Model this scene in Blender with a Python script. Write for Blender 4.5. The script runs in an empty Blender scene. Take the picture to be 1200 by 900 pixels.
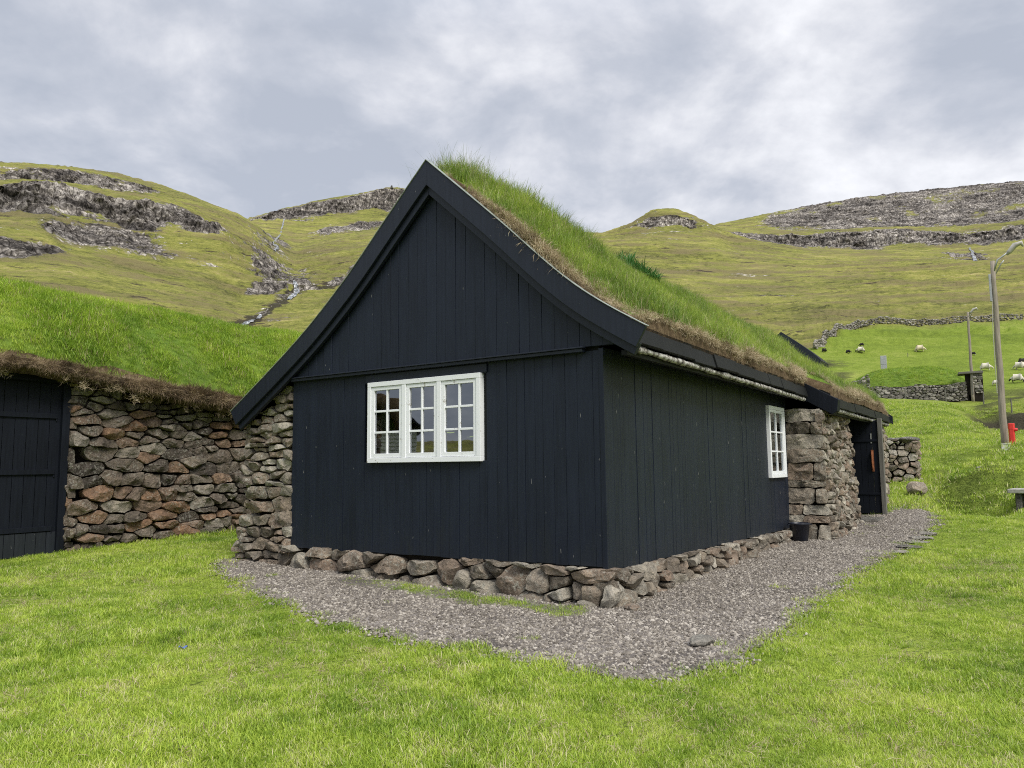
import bpy, bmesh, math, random
import numpy as np
from math import *
from mathutils import Vector, Matrix, Euler
random.seed(7); RNG = np.random.default_rng(7)
D = bpy.data
SC = bpy.context.scene
COL = SC.collection

# ------------------------------------------------------------------ camera, world, sun, exposure
F = 900.; PITCH = radians(6.1); ROLL = radians(.6); CAMH = 1.6
fwd = np.array([0, cos(PITCH), sin(PITCH)]); _u = np.array([0, -sin(PITCH), cos(PITCH)]); _r = np.array([1., 0, 0])
right = _r*cos(ROLL)-_u*sin(ROLL); up = _u*cos(ROLL)+_r*sin(ROLL)
CAM = np.array([0, 0, CAMH])
cd = D.cameras.new('camera'); cam = D.objects.new('camera', cd); COL.objects.link(cam)
m = Matrix(((right[0], up[0], -fwd[0], CAM[0]), (right[1], up[1], -fwd[1], CAM[1]), (right[2], up[2], -fwd[2], CAM[2]), (0, 0, 0, 1)))
cam.matrix_world = m
cd.sensor_width = 36; cd.sensor_fit = 'HORIZONTAL'; cd.lens = 36*F/1200; cd.clip_start = .05; cd.clip_end = 6000
SC.camera = cam
SUN_EL = radians(48); SUN_AZ = radians(152)      # azimuth clockwise from +Y
w = D.worlds.new('World'); SC.world = w; w.use_nodes = True
nt = w.node_tree; nt.nodes.clear()
def N(nt, t, **k):
    n = nt.nodes.new(t)
    for a, b in k.items():
        if a == 'inp':
            for i, v in b.items():
                n.inputs[i].default_value = v
        else: setattr(n, a, b)
    return n
def L(nt, a, b): nt.links.new(a, b)
def ramp(nt, fac, stops, interp='LINEAR'):
    r = N(nt, 'ShaderNodeValToRGB'); r.color_ramp.interpolation = interp
    e = r.color_ramp.elements
    while len(e) < len(stops): e.new(.5)
    for i, (p, c) in enumerate(stops):
        e[i].position = p; e[i].color = (*c, 1) if len(c) == 3 else c
    if fac is not None: L(nt, fac, r.inputs[0])
    return r.outputs[0]
def mth(nt, op, a, b=None, c=None, clamp=False):
    n = N(nt, 'ShaderNodeMath', operation=op, use_clamp=clamp)
    for i, v in enumerate((a, b, c)):
        if v is None: continue
        if isinstance(v, (int, float)): n.inputs[i].default_value = v
        else: L(nt, v, n.inputs[i])
    return n.outputs[0]
def mix(nt, fac, a, b, blend='MIX'):
    n = N(nt, 'ShaderNodeMix', data_type='RGBA', blend_type=blend)
    for i, v in ((0, fac), (6, a), (7, b)):
        if isinstance(v, (int, float)): n.inputs[i].default_value = v
        elif isinstance(v, tuple): n.inputs[i].default_value = (*v, 1)
        else: L(nt, v, n.inputs[i])
    return n.outputs[2]
tc = N(nt, 'ShaderNodeTexCoord')
sep = N(nt, 'ShaderNodeSeparateXYZ'); L(nt, tc.outputs['Generated'], sep.inputs[0])
zz = mth(nt, 'ADD', mth(nt, 'MAXIMUM', sep.outputs[2], 0.0), .34)
cx = mth(nt, 'DIVIDE', sep.outputs[0], zz); cy = mth(nt, 'DIVIDE', sep.outputs[1], zz)
cmb = N(nt, 'ShaderNodeCombineXYZ'); L(nt, cx, cmb.inputs[0]); L(nt, cy, cmb.inputs[1])
n1 = N(nt, 'ShaderNodeTexNoise', inp={'Scale': 3.6, 'Detail': 10., 'Roughness': .56, 'Distortion': .15}); L(nt, cmb.outputs[0], n1.inputs['Vector'])
n2 = N(nt, 'ShaderNodeTexNoise', inp={'Scale': .8, 'Detail': 3., 'Roughness': .5}); L(nt, cmb.outputs[0], n2.inputs['Vector'])
side = mth(nt, 'MULTIPLY', sep.outputs[0], .11)
fac = mth(nt, 'ADD', mth(nt, 'ADD', mth(nt, 'MULTIPLY', n1.outputs[0], 1.15), mth(nt, 'MULTIPLY', n2.outputs[0], .95)), mth(nt, 'SUBTRACT', side, .44))
cloud = ramp(nt, fac, [(.46, (.33, .355, .41)), (.57, (.39, .41, .46)), (.65, (.465, .478, .52)), (.73, (.55, .558, .59)), (.84, (.66, .665, .69))])
zen = N(nt, 'ShaderNodeMapRange', inp={'From Min': .5, 'From Max': 1., 'To Min': 1., 'To Max': 2.1}); L(nt, sep.outputs[2], zen.inputs[0])
sky = N(nt, 'ShaderNodeTexSky', sky_type='NISHITA'); sky.sun_disc = False; sky.sun_elevation = SUN_EL; sky.sun_rotation = SUN_AZ
bg1 = N(nt, 'ShaderNodeBackground', inp={'Strength': .10}); L(nt, sky.outputs[0], bg1.inputs[0])
bg2 = N(nt, 'ShaderNodeBackground'); L(nt, cloud, bg2.inputs[0]); L(nt, zen.outputs[0], bg2.inputs[1])
ms = N(nt, 'ShaderNodeMixShader', inp={0: .93}); L(nt, bg1.outputs[0], ms.inputs[1]); L(nt, bg2.outputs[0], ms.inputs[2])
wo = N(nt, 'ShaderNodeOutputWorld'); L(nt, ms.outputs[0], wo.inputs[0])
sl = D.lights.new('sun', 'SUN'); sl.energy = 2.0; sl.angle = radians(22); sl.color = (1, .95, .86)
so = D.objects.new('sun', sl); COL.objects.link(so)
sd = Vector((sin(SUN_AZ)*cos(SUN_EL), cos(SUN_AZ)*cos(SUN_EL), sin(SUN_EL)))
so.rotation_euler = sd.to_track_quat('Z', 'Y').to_euler(); so.location = (20, -10, 30)
SC.view_settings.view_transform = 'Standard'; SC.view_settings.look = 'None'
SC.view_settings.gamma = 1; SC.view_settings.use_curve_mapping = False
SC.view_settings.exposure = 0.63
SC.cycles.use_denoising = False; SC.cycles.denoising_input_passes = 'RGB_ALBEDO_NORMAL'; SC.cycles.denoising_prefilter = 'ACCURATE'; SC.cycles.filter_width = 1.05
SC.cycles.max_bounces = 8; SC.cycles.transparent_max_bounces = 8
SC.cycles.use_adaptive_sampling = True; SC.cycles.adaptive_threshold = .01

# ------------------------------------------------------------------ helpers
def ray(px, py): return fwd+right*(px-600)/F-up*(py-450)/F
def hashf(ix, iy, iz, seed):
    h = (ix*374761393 + iy*668265263 + iz*2147483647 + seed*1274126177) & 0xffffffff
    h = ((h ^ (h >> 13))*1274126177) & 0xffffffff
    h = ((h ^ (h >> 16))*2246822519) & 0xffffffff
    h = h ^ (h >> 15)
    return (h & 0xffffff)/float(0xffffff)*2-1
def vnoise(p, seed=0):
    p = np.asarray(p, float); i = np.floor(p).astype(np.int64); f = p-i; f = f*f*(3-2*f)
    r = 0
    for dx in (0, 1):
        wx = f[..., 0] if dx else 1-f[..., 0]
        for dy in (0, 1):
            wy = f[..., 1] if dy else 1-f[..., 1]
            for dz in (0, 1):
                wz = f[..., 2] if dz else 1-f[..., 2]
                r = r+wx*wy*wz*hashf(i[..., 0]+dx, i[..., 1]+dy, i[..., 2]+dz, seed)
    return r
def fbm(p, oct=4, seed=0, rough=.5):
    a = 1.; s = 0; t = 0; p = np.asarray(p, float)
    for k in range(oct):
        s = s+a*vnoise(p*(2.03**k)+k*17.3, seed+k*7); t += a; a *= rough
    return s/t
def P3(x, y, z=None):
    x = np.asarray(x, float); y = np.asarray(y, float)
    return np.stack([x, y, np.zeros_like(x) if z is None else np.asarray(z, float)+0*x], -1)
def tag(o, label=None, cat=None, group=None, kind=None):
    if label: o['label'] = label
    if cat: o['category'] = cat
    if group: o['group'] = group
    if kind: o['kind'] = kind
    return o
def link(o, parent=None):
    COL.objects.link(o)
    if parent is not None: o.parent = parent
    return o
def empty(name, loc, rz=0, **k):
    o = D.objects.new(name, None); o.location = loc; o.rotation_euler = (0, 0, rz); o.empty_display_size = .3
    link(o); return tag(o, **k)
def setmat(me, mat):
    for m_ in (mat if isinstance(mat, (list, tuple)) else [mat]): me.materials.append(m_)
def from_bm(name, bm, mat, parent=None, smooth=False, bevel=0, loc=None, rot=None):
    me = D.meshes.new(name); bmesh.ops.recalc_face_normals(bm, faces=bm.faces[:]); bm.to_mesh(me); bm.free(); setmat(me, mat)
    if smooth: me.shade_smooth()
    o = D.objects.new(name, me); link(o, parent)
    if loc is not None: o.location = loc
    if rot is not None: o.rotation_euler = rot
    if bevel:
        b = o.modifiers.new('b', 'BEVEL'); b.width = bevel; b.segments = 2; b.limit_method = 'ANGLE'; b.harden_normals = False
    return o
def from_np(name, V, Fc, mat, parent=None, smooth=True, attrs=None):
    """V (n,3); Fc list of arrays (m,k)"""
    me = D.meshes.new(name); V = np.asarray(V, np.float32)
    me.vertices.add(len(V)); me.vertices.foreach_set('co', V.ravel())
    if not isinstance(Fc, list): Fc = [Fc]
    Fc = [np.asarray(f, np.int32) for f in Fc if len(f)]
    nl = sum(f.size for f in Fc); nf = sum(len(f) for f in Fc)
    me.loops.add(nl); me.polygons.add(nf)
    me.loops.foreach_set('vertex_index', np.concatenate([f.ravel() for f in Fc]))
    tot = np.concatenate([np.full(len(f), f.shape[1], np.int32) for f in Fc]); st = np.concatenate([[0], np.cumsum(tot)[:-1]]).astype(np.int32)
    me.polygons.foreach_set('loop_start', st)
    me.update(calc_edges=True); me.validate()
    if attrs:
        for k, a in attrs.items():
            at = me.attributes.new(k, 'FLOAT', 'POINT'); at.data.foreach_set('value', np.asarray(a, np.float32))
    setmat(me, mat)
    if smooth: me.shade_smooth()
    o = D.objects.new(name, me); link(o, parent); return o
def box(bm, x0, x1, y0, y1, z0, z1):
    vs = [bm.verts.new(p) for p in ((x0, y0, z0), (x1, y0, z0), (x1, y1, z0), (x0, y1, z0), (x0, y0, z1), (x1, y0, z1), (x1, y1, z1), (x0, y1, z1))]
    for f in ((0, 3, 2, 1), (4, 5, 6, 7), (0, 1, 5, 4), (1, 2, 6, 5), (2, 3, 7, 6), (3, 0, 4, 7)): bm.faces.new([vs[i] for i in f])
def prism(bm, poly, a0, a1, axis='y'):
    """poly of (p,q): axis y -> (p,_,q)=(x,z)"""
    def mk(p, a): return {'y': (p[0], a, p[1]), 'x': (a, p[0], p[1]), 'z': (p[0], p[1], a)}[axis]
    A_ = [bm.verts.new(mk(p, a0)) for p in poly]; B_ = [bm.verts.new(mk(p, a1)) for p in poly]
    n = len(poly)
    bm.faces.new(A_); bm.faces.new(B_[::-1])
    for i in range(n): bm.faces.new((A_[i], B_[i], B_[(i+1) % n], A_[(i+1) % n]))
def tube(bm, pts, rad, seg=8, cap=True):
    rings = []; pts = [Vector(p) for p in pts]
    rad = rad if isinstance(rad, (list, tuple)) else [rad]*len(pts)
    for i, p in enumerate(pts):
        d = (pts[min(i+1, len(pts)-1)]-pts[max(i-1, 0)]).normalized()
        if i == 0:
            ex = d.cross(Vector((0, 1, 0)) if abs(d.y) < .9 else Vector((1, 0, 0))).normalized()
        ex = (ex-d*ex.dot(d)).normalized(); q = Matrix((ex, d.cross(ex), d)).transposed()
        rings.append([bm.verts.new(p+q @ Vector((cos(2*pi*k/seg)*rad[i], sin(2*pi*k/seg)*rad[i], 0))) for k in range(seg)])
    for a, b in zip(rings, rings[1:]):
        for k in range(seg): bm.faces.new((a[k], a[(k+1) % seg], b[(k+1) % seg], b[k]))
    if cap: bm.faces.new(rings[0][::-1]); bm.faces.new(rings[-1])
def lathe(bm, prof, seg=24, at=(0, 0, 0)):
    rings = [[bm.verts.new((at[0]+r*cos(2*pi*k/seg), at[1]+r*sin(2*pi*k/seg), at[2]+z)) for k in range(seg)] for r, z in prof]
    for a, b in zip(rings, rings[1:]):
        for k in range(seg): bm.faces.new((a[k], a[(k+1) % seg], b[(k+1) % seg], b[k]))
    bm.faces.new(rings[0][::-1]); bm.faces.new(rings[-1])

# ------------------------------------------------------------------ materials
def mat(name):
    m_ = D.materials.new(name); m_.use_nodes = True; t = m_.node_tree
    b = t.nodes['Principled BSDF']; return m_, t, b
def bump(t, b, h, strength=.5, dist=.01):
    n = N(t, 'ShaderNodeBump', inp={'Strength': strength, 'Distance': dist}); L(t, h, n.inputs['Height']); L(t, n.outputs[0], b.inputs['Normal'])
def noise(t, scale, detail=4, rough=.55, vec=None, dist=0.):
    n = N(t, 'ShaderNodeTexNoise', inp={'Scale': scale, 'Detail': float(detail), 'Roughness': rough, 'Distortion': dist})
    if vec is not None: L(t, vec, n.inputs['Vector'])
    return n.outputs[0]
def mapped(t, src='Object', scale=(1, 1, 1)):
    c = N(t, 'ShaderNodeTexCoord'); mp = N(t, 'ShaderNodeMapping', inp={'Scale': scale}); L(t, c.outputs[src], mp.inputs[0]); return mp.outputs[0]
def geopos(t, scale=(1, 1, 1)):
    c = N(t, 'ShaderNodeNewGeometry'); mp = N(t, 'ShaderNodeMapping', inp={'Scale': scale}); L(t, c.outputs['Position'], mp.inputs[0]); return mp.outputs[0]
def attr(t, name): return N(t, 'ShaderNodeAttribute', attribute_name=name).outputs['Fac']

def mk_paint(name, base, streak=.35, rough=.5, worn=.0, spec=.35):
    m_, t, b = mat(name)
    v = mapped(t, 'Object', (9, 9, .6)); n_ = noise(t, 3.0, 6, .6, v)
    v2 = mapped(t, 'Object', (1, 1, 1)); n2_ = noise(t, .8, 3, .5, v2)
    tint = attr(t, 'tint')
    f = mth(t, 'ADD', mth(t, 'MULTIPLY', n_, .6), mth(t, 'MULTIPLY', n2_, .4))
    lo = tuple(c*(1-streak) for c in base); hi = tuple(c*(1+streak*1.3)+.002 for c in base)
    c = ramp(t, f, [(.3, lo), (.7, hi)])
    c = mix(t, mth(t, 'MULTIPLY', tint, .22), c, tuple(x*1.9+.002 for x in base))
    # worn specks
    v3 = mapped(t, 'Object', (30, 30, 7)); n3 = noise(t, 1.0, 2, .5, v3)
    c = mix(t, ramp(t, n3, [(.80-worn, (0, 0, 0)), (.815-worn, (.8, .8, .8))]), c, (.22, .22, .21))
    if worn > .044:
        so_ = N(t, 'ShaderNodeSeparateXYZ'); L(t, N(t, 'ShaderNodeTexCoord').outputs['Object'], so_.inputs[0])
        sp = mth(t, 'ADD', mth(t, 'MULTIPLY', mth(t, 'SUBTRACT', .95, so_.outputs[2]), 1.1), mth(t, 'MULTIPLY', mth(t, 'SUBTRACT', noise(t, 1.0, 6, .7, mapped(t, 'Object', (7, 7, 2))), .5), 2.4))
        c = mix(t, ramp(t, sp, [(.2, (0, 0, 0)), (.9, (.55, .55, .55))]), c, (.017, .021, .024))
        fd = ramp(t, noise(t, 1.0, 5, .6, mapped(t, 'Object', (1.4, 1.4, .35))), [(.5, (0, 0, 0)), (.68, (.5, .5, .5))])
        c = mix(t, fd, c, (.014, .020, .035))
    L(t, c, b.inputs['Base Color']); b.inputs['Roughness'].default_value = rough; b.inputs['Specular IOR Level'].default_value = spec
    v4 = mapped(t, 'Object', (60, 60, 3)); bump(t, b, noise(t, 2.0, 4, .6, v4), .35, .004)
    return m_
M = {}
M['black'] = mk_paint('black_tarred_boards', (.0078, .0118, .0225), .35, .5, .045, .3)
M['barge'] = mk_paint('black_painted_planks', (.0098, .0135, .0240), .3, .45, .04, .35)
M['blackdeep'] = mk_paint('black_wet_planks', (.0075, .0085, .0085), .4, .6, 0, .2)
M['doorblack'] = mk_paint('dark_door_paint', (.0045, .0065, .012), .4, .6, 0, .2)
m_, t, b = mat('white_peeling_paint')
n_ = noise(t, 45, 4, .6, mapped(t, 'Object', (1, 1, 1))); n2_ = noise(t, 7, 3, .6, mapped(t, 'Object', (1, 1, 1)))
f = mth(t, 'ADD', mth(t, 'MULTIPLY', n_, .5), mth(t, 'MULTIPLY', n2_, .5))
c = ramp(t, f, [(0, (.83, .85, .89)), (.61, (.85, .87, .90)), (.63, (.50, .48, .44)), (.68, (.25, .22, .18))])
L(t, c, b.inputs['Base Color']); b.inputs['Roughness'].default_value = .45; bump(t, b, f, .4, .003); M['white'] = m_
# glass
m_ = D.materials.new('window_glass'); m_.use_nodes = True; t = m_.node_tree; t.nodes.clear()
g = N(t, 'ShaderNodeBsdfGlossy', inp={'Color': (.9, .95, 1, 1), 'Roughness': .015}); tr = N(t, 'ShaderNodeBsdfTransparent', inp={0: (.75, .78, .78, 1)})
lw = N(t, 'ShaderNodeFresnel', inp={'IOR': 1.9}); mx = N(t, 'ShaderNodeMixShader'); mf = mth(t, 'ADD', lw.outputs[0], .14, clamp=True)
bn = N(t, 'ShaderNodeBump', inp={'Strength': .12, 'Distance': .002}); L(t, noise(t, 4, 2, .5, mapped(t)), bn.inputs['Height']); L(t, bn.outputs[0], g.inputs['Normal'])
L(t, mf, mx.inputs[0]); L(t, tr.outputs[0], mx.inputs[1]); L(t, g.outputs[0], mx.inputs[2])
o_ = N(t, 'ShaderNodeOutputMaterial'); L(t, mx.outputs[0], o_.inputs[0]); M['glass'] = m_
def mk_stone(name, ramp_stops, lichen=.5, mul=1.08, scale=1.):
    m_, t, b = mat(name)
    tint = attr(t, 'tint'); pos = geopos(t)
    base = ramp(t, tint, ramp_stops)
    n_ = noise(t, 8*scale, 9, .74, pos, .3); n2_ = noise(t, 2.3*scale, 4, .6, pos); n3_ = noise(t, 34*scale, 5, .7, pos)
    f = mth(t, 'ADD', mth(t, 'ADD', mth(t, 'MULTIPLY', n_, .55), mth(t, 'MULTIPLY', n2_, .2)), mth(t, 'MULTIPLY', n3_, .25))
    c = mix(t, 1., base, ramp(t, f, [(.34, (.22*mul,)*3), (.45, (.72*mul,)*3), (.54, (1.15*mul, 1.12*mul, 1.08*mul)), (.66, (1.9*mul, 1.85*mul, 1.7*mul))]), 'MULTIPLY')
    ln = noise(t, 22*scale, 6, .75, pos); ln2 = noise(t, 1.7*scale, 4, .6, pos)
    lf = mth(t, 'MULTIPLY', ramp(t, ln, [(.52, (0, 0, 0)), (.58, (1, 1, 1))]), ramp(t, ln2, [(.42, (0, 0, 0)), (.58, (lichen,)*3)]))
    c = mix(t, lf, c, (.44, .43, .37))
    L(t, c, b.inputs['Base Color']); b.inputs['Roughness'].default_value = .9; b.inputs['Specular IOR Level'].default_value = .25
    vo = N(t, 'ShaderNodeTexVoronoi', feature='F1', inp={'Scale': 14*scale}); L(t, pos, vo.inputs['Vector'])
    h = mth(t, 'ADD', mth(t, 'ADD', mth(t, 'MULTIPLY', n_, 1.3), mth(t, 'MULTIPLY', n3_, .4)), mth(t, 'MULTIPLY', vo.outputs['Distance'], .3))
    bump(t, b, h, 1., .06/scale)
    return m_
WARM = [(0, (.055, .047, .041)), (.2, (.11, .09, .073)), (.42, (.165, .14, .115)), (.6, (.22, .135, .085)), (.72, (.13, .10, .078)), (.86, (.18, .16, .133)), (1, (.25, .225, .19))]
M['stone'] = mk_stone('rubble_stone', WARM)
M['stonelight'] = mk_stone('weathered_stone', [(0, (.17, .145, .12)), (.25, (.27, .235, .19)), (.5, (.29, .22, .17)), (.75, (.34, .31, .26)), (1, (.46, .43, .37))], .8, 1.0)
M['stonegrey'] = mk_stone('grey_field_stone', [(0, (.12, .115, .105)), (.5, (.22, .205, .185)), (1, (.36, .345, .31))], .8, 1.)
def mk_blade(name, stops, straw=(.42, .36, .19), straw_amt=.12, posn=.6, trans=.35):
    m_ = D.materials.new(name); m_.use_nodes = True; t = m_.node_tree; t.nodes.clear()
    bt = attr(t, 'bt'); oi = N(t, 'ShaderNodeObjectInfo').outputs['Random']; pos = geopos(t)
    pn = noise(t, posn, 4, .6, pos); pn2 = noise(t, posn*5, 3, .6, pos)
    f = mth(t, 'ADD', mth(t, 'ADD', mth(t, 'MULTIPLY', bt, .30), mth(t, 'MULTIPLY', oi, .22)), mth(t, 'ADD', mth(t, 'MULTIPLY', pn, 1.15), mth(t, 'MULTIPLY', pn2, .6)))
    f = mth(t, 'SUBTRACT', f, .69)
    c = ramp(t, f, stops)
    sf = mth(t, 'GREATER_THAN', mth(t, 'ADD', mth(t, 'FRACT', mth(t, 'MULTIPLY', bt, 7.31)), mth(t, 'MULTIPLY', mth(t, 'SUBTRACT', pn2, .5), .9)), 1-straw_amt)
    c = mix(t, sf, c, straw)
    d = N(t, 'ShaderNodeBsdfDiffuse'); tl = N(t, 'ShaderNodeBsdfTranslucent'); gl = N(t, 'ShaderNodeBsdfGlossy', inp={'Roughness': .45, 'Color': (.5, .5, .5, 1)})
    L(t, c, d.inputs[0]); L(t, c, tl.inputs[0])
    mx = N(t, 'ShaderNodeMixShader', inp={0: trans}); L(t, d.outputs[0], mx.inputs[1]); L(t, tl.outputs[0], mx.inputs[2])
    mx2 = N(t, 'ShaderNodeMixShader', inp={0: .04}); L(t, mx.outputs[0], mx2.inputs[1]); L(t, gl.outputs[0], mx2.inputs[2])
    o_ = N(t, 'ShaderNodeOutputMaterial'); L(t, mx2.outputs[0], o_.inputs[0]); return m_
M['lawn'] = mk_blade('lawn_blades', [(.1, (.12, .22, .024)), (.35, (.28, .41, .042)), (.6, (.47, .59, .075)), (.95, (.68, .71, .19))], straw=(.62, .58, .32), straw_amt=.13)
M['roofgrass'] = mk_blade('roof_grass_blades', [(.1, (.10, .18, .04)), (.4, (.24, .35, .06)), (.7, (.45, .55, .09)), (.95, (.66, .68, .22))], straw=(.46, .40, .24), straw_amt=.16)
M['mound'] = mk_blade('mound_grass_blades', [(.1, (.15, .27, .03)), (.4, (.29, .43, .045)), (.7, (.47, .60, .07)), (.95, (.64, .70, .17))], straw_amt=.08)
M['wispy'] = mk_blade('pale_seed_stalks', [(.1, (.18, .24, .09)), (.5, (.32, .38, .16)), (.9, (.50, .50, .28))], straw=(.5, .45, .3), straw_amt=.3)
M['straw'] = mk_blade('dry_straw', [(.1, (.16, .12, .07)), (.4, (.40, .32, .20)), (.7, (.60, .50, .34)), (.95, (.74, .66, .48))], straw=(.66, .60, .42), posn=2.5, trans=.2)
M['deadgrass'] = mk_blade('dead_matted_grass', [(.1, (.05, .035, .022)), (.4, (.15, .105, .065)), (.7, (.34, .25, .155)), (.95, (.56, .45, .30))], straw=(.36, .28, .17), posn=2.5, trans=.15)
M['darkleaf'] = mk_blade('dark_leaf', [(.1, (.03, .09, .02)), (.5, (.06, .17, .035)), (.9, (.10, .25, .05))], straw_amt=0.)
def mk_soil(name, stops, sc=6.):
    m_, t, b = mat(name); pos = geopos(t)
    f = mth(t, 'ADD', mth(t, 'MULTIPLY', noise(t, sc, 8, .7, pos), .7), mth(t, 'MULTIPLY', noise(t, sc*.12, 3, .5, pos), .3))
    L(t, ramp(t, f, stops), b.inputs['Base Color']); b.inputs['Roughness'].default_value = .95; b.inputs['Specular IOR Level'].default_value = .1
    bump(t, b, noise(t, sc*4, 6, .7, pos), .8, .03); return m_
M['turfsoil'] = mk_soil('turf_surface', [(.3, (.06, .10, .02)), (.5, (.12, .19, .03)), (.7, (.22, .29, .05))], 5)
M['deadsoil'] = mk_soil('dry_turf_edge', [(.3, (.04, .028, .018)), (.5, (.12, .085, .052)), (.7, (.28, .215, .135))], 14)
M['dark'] = mk_soil('dark_earth_and_shade', [(.3, (.012, .010, .009)), (.7, (.03, .025, .02))], 5)  # earth behind stonework; elsewhere painted dark for shade in room, doorways, culvert
m_, t, b = mat('gravel_bed'); pos = geopos(t)
vo = N(t, 'ShaderNodeTexVoronoi', inp={'Scale': 42.}); L(t, pos, vo.inputs['Vector'])
f = mth(t, 'ADD', mth(t, 'MULTIPLY', N(t, 'ShaderNodeSeparateColor').outputs[0], 0), mth(t, 'ADD', mth(t, 'MULTIPLY', noise(t, 45, 5, .75, pos), .6), mth(t, 'MULTIPLY', noise(t, 1.2, 3, .5, pos), .4)))
L(t, ramp(t, f, [(.36, (.05, .043, .038)), (.5, (.16, .14, .125)), (.64, (.34, .31, .28))]), b.inputs['Base Color']); b.inputs['Roughness'].default_value = .95
bump(t, b, vo.outputs['Distance'], .8, .02); M['gravelbed'] = m_
m_, t, b = mat('gravel_stone'); oi = N(t, 'ShaderNodeObjectInfo').outputs['Random']; pos = geopos(t)
f = mth(t, 'ADD', mth(t, 'MULTIPLY', oi, .75), mth(t, 'MULTIPLY', noise(t, .7, 3, .5, pos), .3))
L(t, ramp(t, f, [(.1, (.085, .073, .060)), (.45, (.195, .172, .145)), (.75, (.315, .285, .245)), (.9, (.44, .405, .355)), (1, (.57, .53, .47))]), b.inputs['Base Color']); b.inputs['Roughness'].default_value = .9
M['pebble'] = m_
def mk_flat(name, c, rough=.6, nz=.15, sc=8., metal=0., stretch=(1, 1, 1)):
    m_, t, b = mat(name); n_ = noise(t, sc, 5, .6, mapped(t, 'Object', stretch))
    L(t, ramp(t, n_, [(.3, tuple(x*(1-nz) for x in c)), (.7, tuple(min(1, x*(1+nz)) for x in c))]), b.inputs['Base Color'])
    b.inputs['Roughness'].default_value = rough; b.inputs['Metallic'].default_value = metal; bump(t, b, n_, .3, .005); return m_
M['plastic'] = mk_flat('dark_blue_black_plastic', (.012, .015, .026), .38, .2)
M['poleowood'] = mk_flat('weathered_pole_wood', (.27, .235, .19), .85, .35, 4, 0, (6, 6, .5))
M['metalgrey'] = mk_flat('galvanised_metal', (.42, .43, .43), .5, .2, 8, .6)
M['lampgrey'] = mk_flat('lamp_housing', (.42, .40, .37), .5)
M['red'] = mk_flat('red_enamel', (.62, .035, .03), .4)
M['offwhite'] = mk_flat('off_white_box', (.66, .66, .62), .6)
M['concrete'] = mk_flat('pale_concrete', (.33, .32, .29), .9, .3, 12)
M['rust'] = mk_flat('rusty_iron', (.26, .09, .035), .8, .4, 20)
M['greywood'] = mk_flat('grey_weathered_wood', (.13, .125, .11), .85, .4, 5, 0, (8, 8, .6))
M['zinc'] = mk_flat('verge_strip', (.25, .28, .26), .6, .3)
M['curtain'] = mk_flat('grey_linen', (.42, .40, .36), .9, .1)
M['wool'] = mk_flat('sheep_wool', (.62, .58, .50), .95, .15, 25)
M['woolcream'] = mk_flat('cream_wool', (.66, .57, .42), .95, .15, 25)
M['woolblack'] = mk_flat('black_wool', (.02, .018, .017), .9, .2, 25)
M['clap'] = mk_flat('pale_clapboard', (.45, .45, .42), .6)
m_, t, b = mat('birch_bark_strip'); v = mapped(t, 'Object', (1, 1, 1)); n_ = noise(t, 9, 6, .7, v)
L(t, ramp(t, n_, [(.38, (.035, .032, .03)), (.48, (.22, .20, .18)), (.58, (.58, .57, .55))]), b.inputs['Base Color']); b.inputs['Roughness'].default_value = .85; bump(t, b, n_, .9, .02); M['bark'] = m_
m_, t, b = mat('falling_water'); n_ = noise(t, 1.1, 6, .7, geopos(t, (1, 1, .8)))
L(t, ramp(t, n_, [(.42, (.04, .045, .045)), (.5, (.14, .15, .16)), (.60, (.55, .56, .57))]), b.inputs['Base Color']); b.inputs['Roughness'].default_value = .3; M['water'] = m_

# terrain material
m_, t, b = mat('hill_grass_and_rock')
geo = N(t, 'ShaderNodeNewGeometry'); pos = geo.outputs['Position']
sx = N(t, 'ShaderNodeSeparateXYZ'); L(t, geo.outputs['Normal'], sx.inputs[0]); nzv = sx.outputs[2]
near = attr(t, 'near'); rock = attr(t, 'rock'); earth = attr(t, 'earth')
# near lawn / field
f = mth(t, 'ADD', mth(t, 'MULTIPLY', noise(t, .45, 5, .6, pos), .5), mth(t, 'MULTIPLY', noise(t, 3.2, 6, .7, pos), .5))
lawn = ramp(t, f, [(.32, (.10, .15, .024)), (.5, (.20, .27, .04)), (.68, (.32, .37, .075))])
# field (20-150 m)
f = mth(t, 'ADD', mth(t, 'MULTIPLY', noise(t, .06, 6, .65, pos), .55), mth(t, 'MULTIPLY', noise(t, .9, 6, .7, pos), .45))
field = ramp(t, f, [(.36, (.13, .18, .028)), (.5, (.20, .27, .038)), (.64, (.30, .34, .08))])
# hillside
hp = geopos(t, (.018, .018, .08)); hp2 = geopos(t, (.07, .07, .50)); hp3 = geopos(t, (.45, .45, 1.6))
h1 = noise(t, 1., 6, .6, hp); h2 = noise(t, 1., 8, .74, hp2, .4); h3 = noise(t, 1., 6, .82, hp3)
f = mth(t, 'ADD', mth(t, 'ADD', mth(t, 'MULTIPLY', h1, .27), mth(t, 'MULTIPLY', h2, .30)), mth(t, 'MULTIPLY', h3, .43))
hill = ramp(t, f, [(.38, (.055, .055, .028)), (.44, (.13, .135, .042)), (.50, (.215, .225, .055)), (.55, (.30, .285, .085)), (.61, (.42, .36, .17))])
heath = ramp(t, mth(t, 'ADD', mth(t, 'MULTIPLY', noise(t, 1., 5, .62, geopos(t, (.035, .035, .22))), .6), mth(t, 'MULTIPLY', h3, .4)), [(.47, (0, 0, 0)), (.57, (.85, .85, .85))])
hill = mix(t, heath, hill, (.185, .155, .08))
vo = N(t, 'ShaderNodeTexVoronoi', feature='DISTANCE_TO_EDGE', inp={'Scale': 1., 'Randomness': 1.}); L(t, geopos(t, (.55, .55, .16)), vo.inputs['Vector'])
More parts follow.
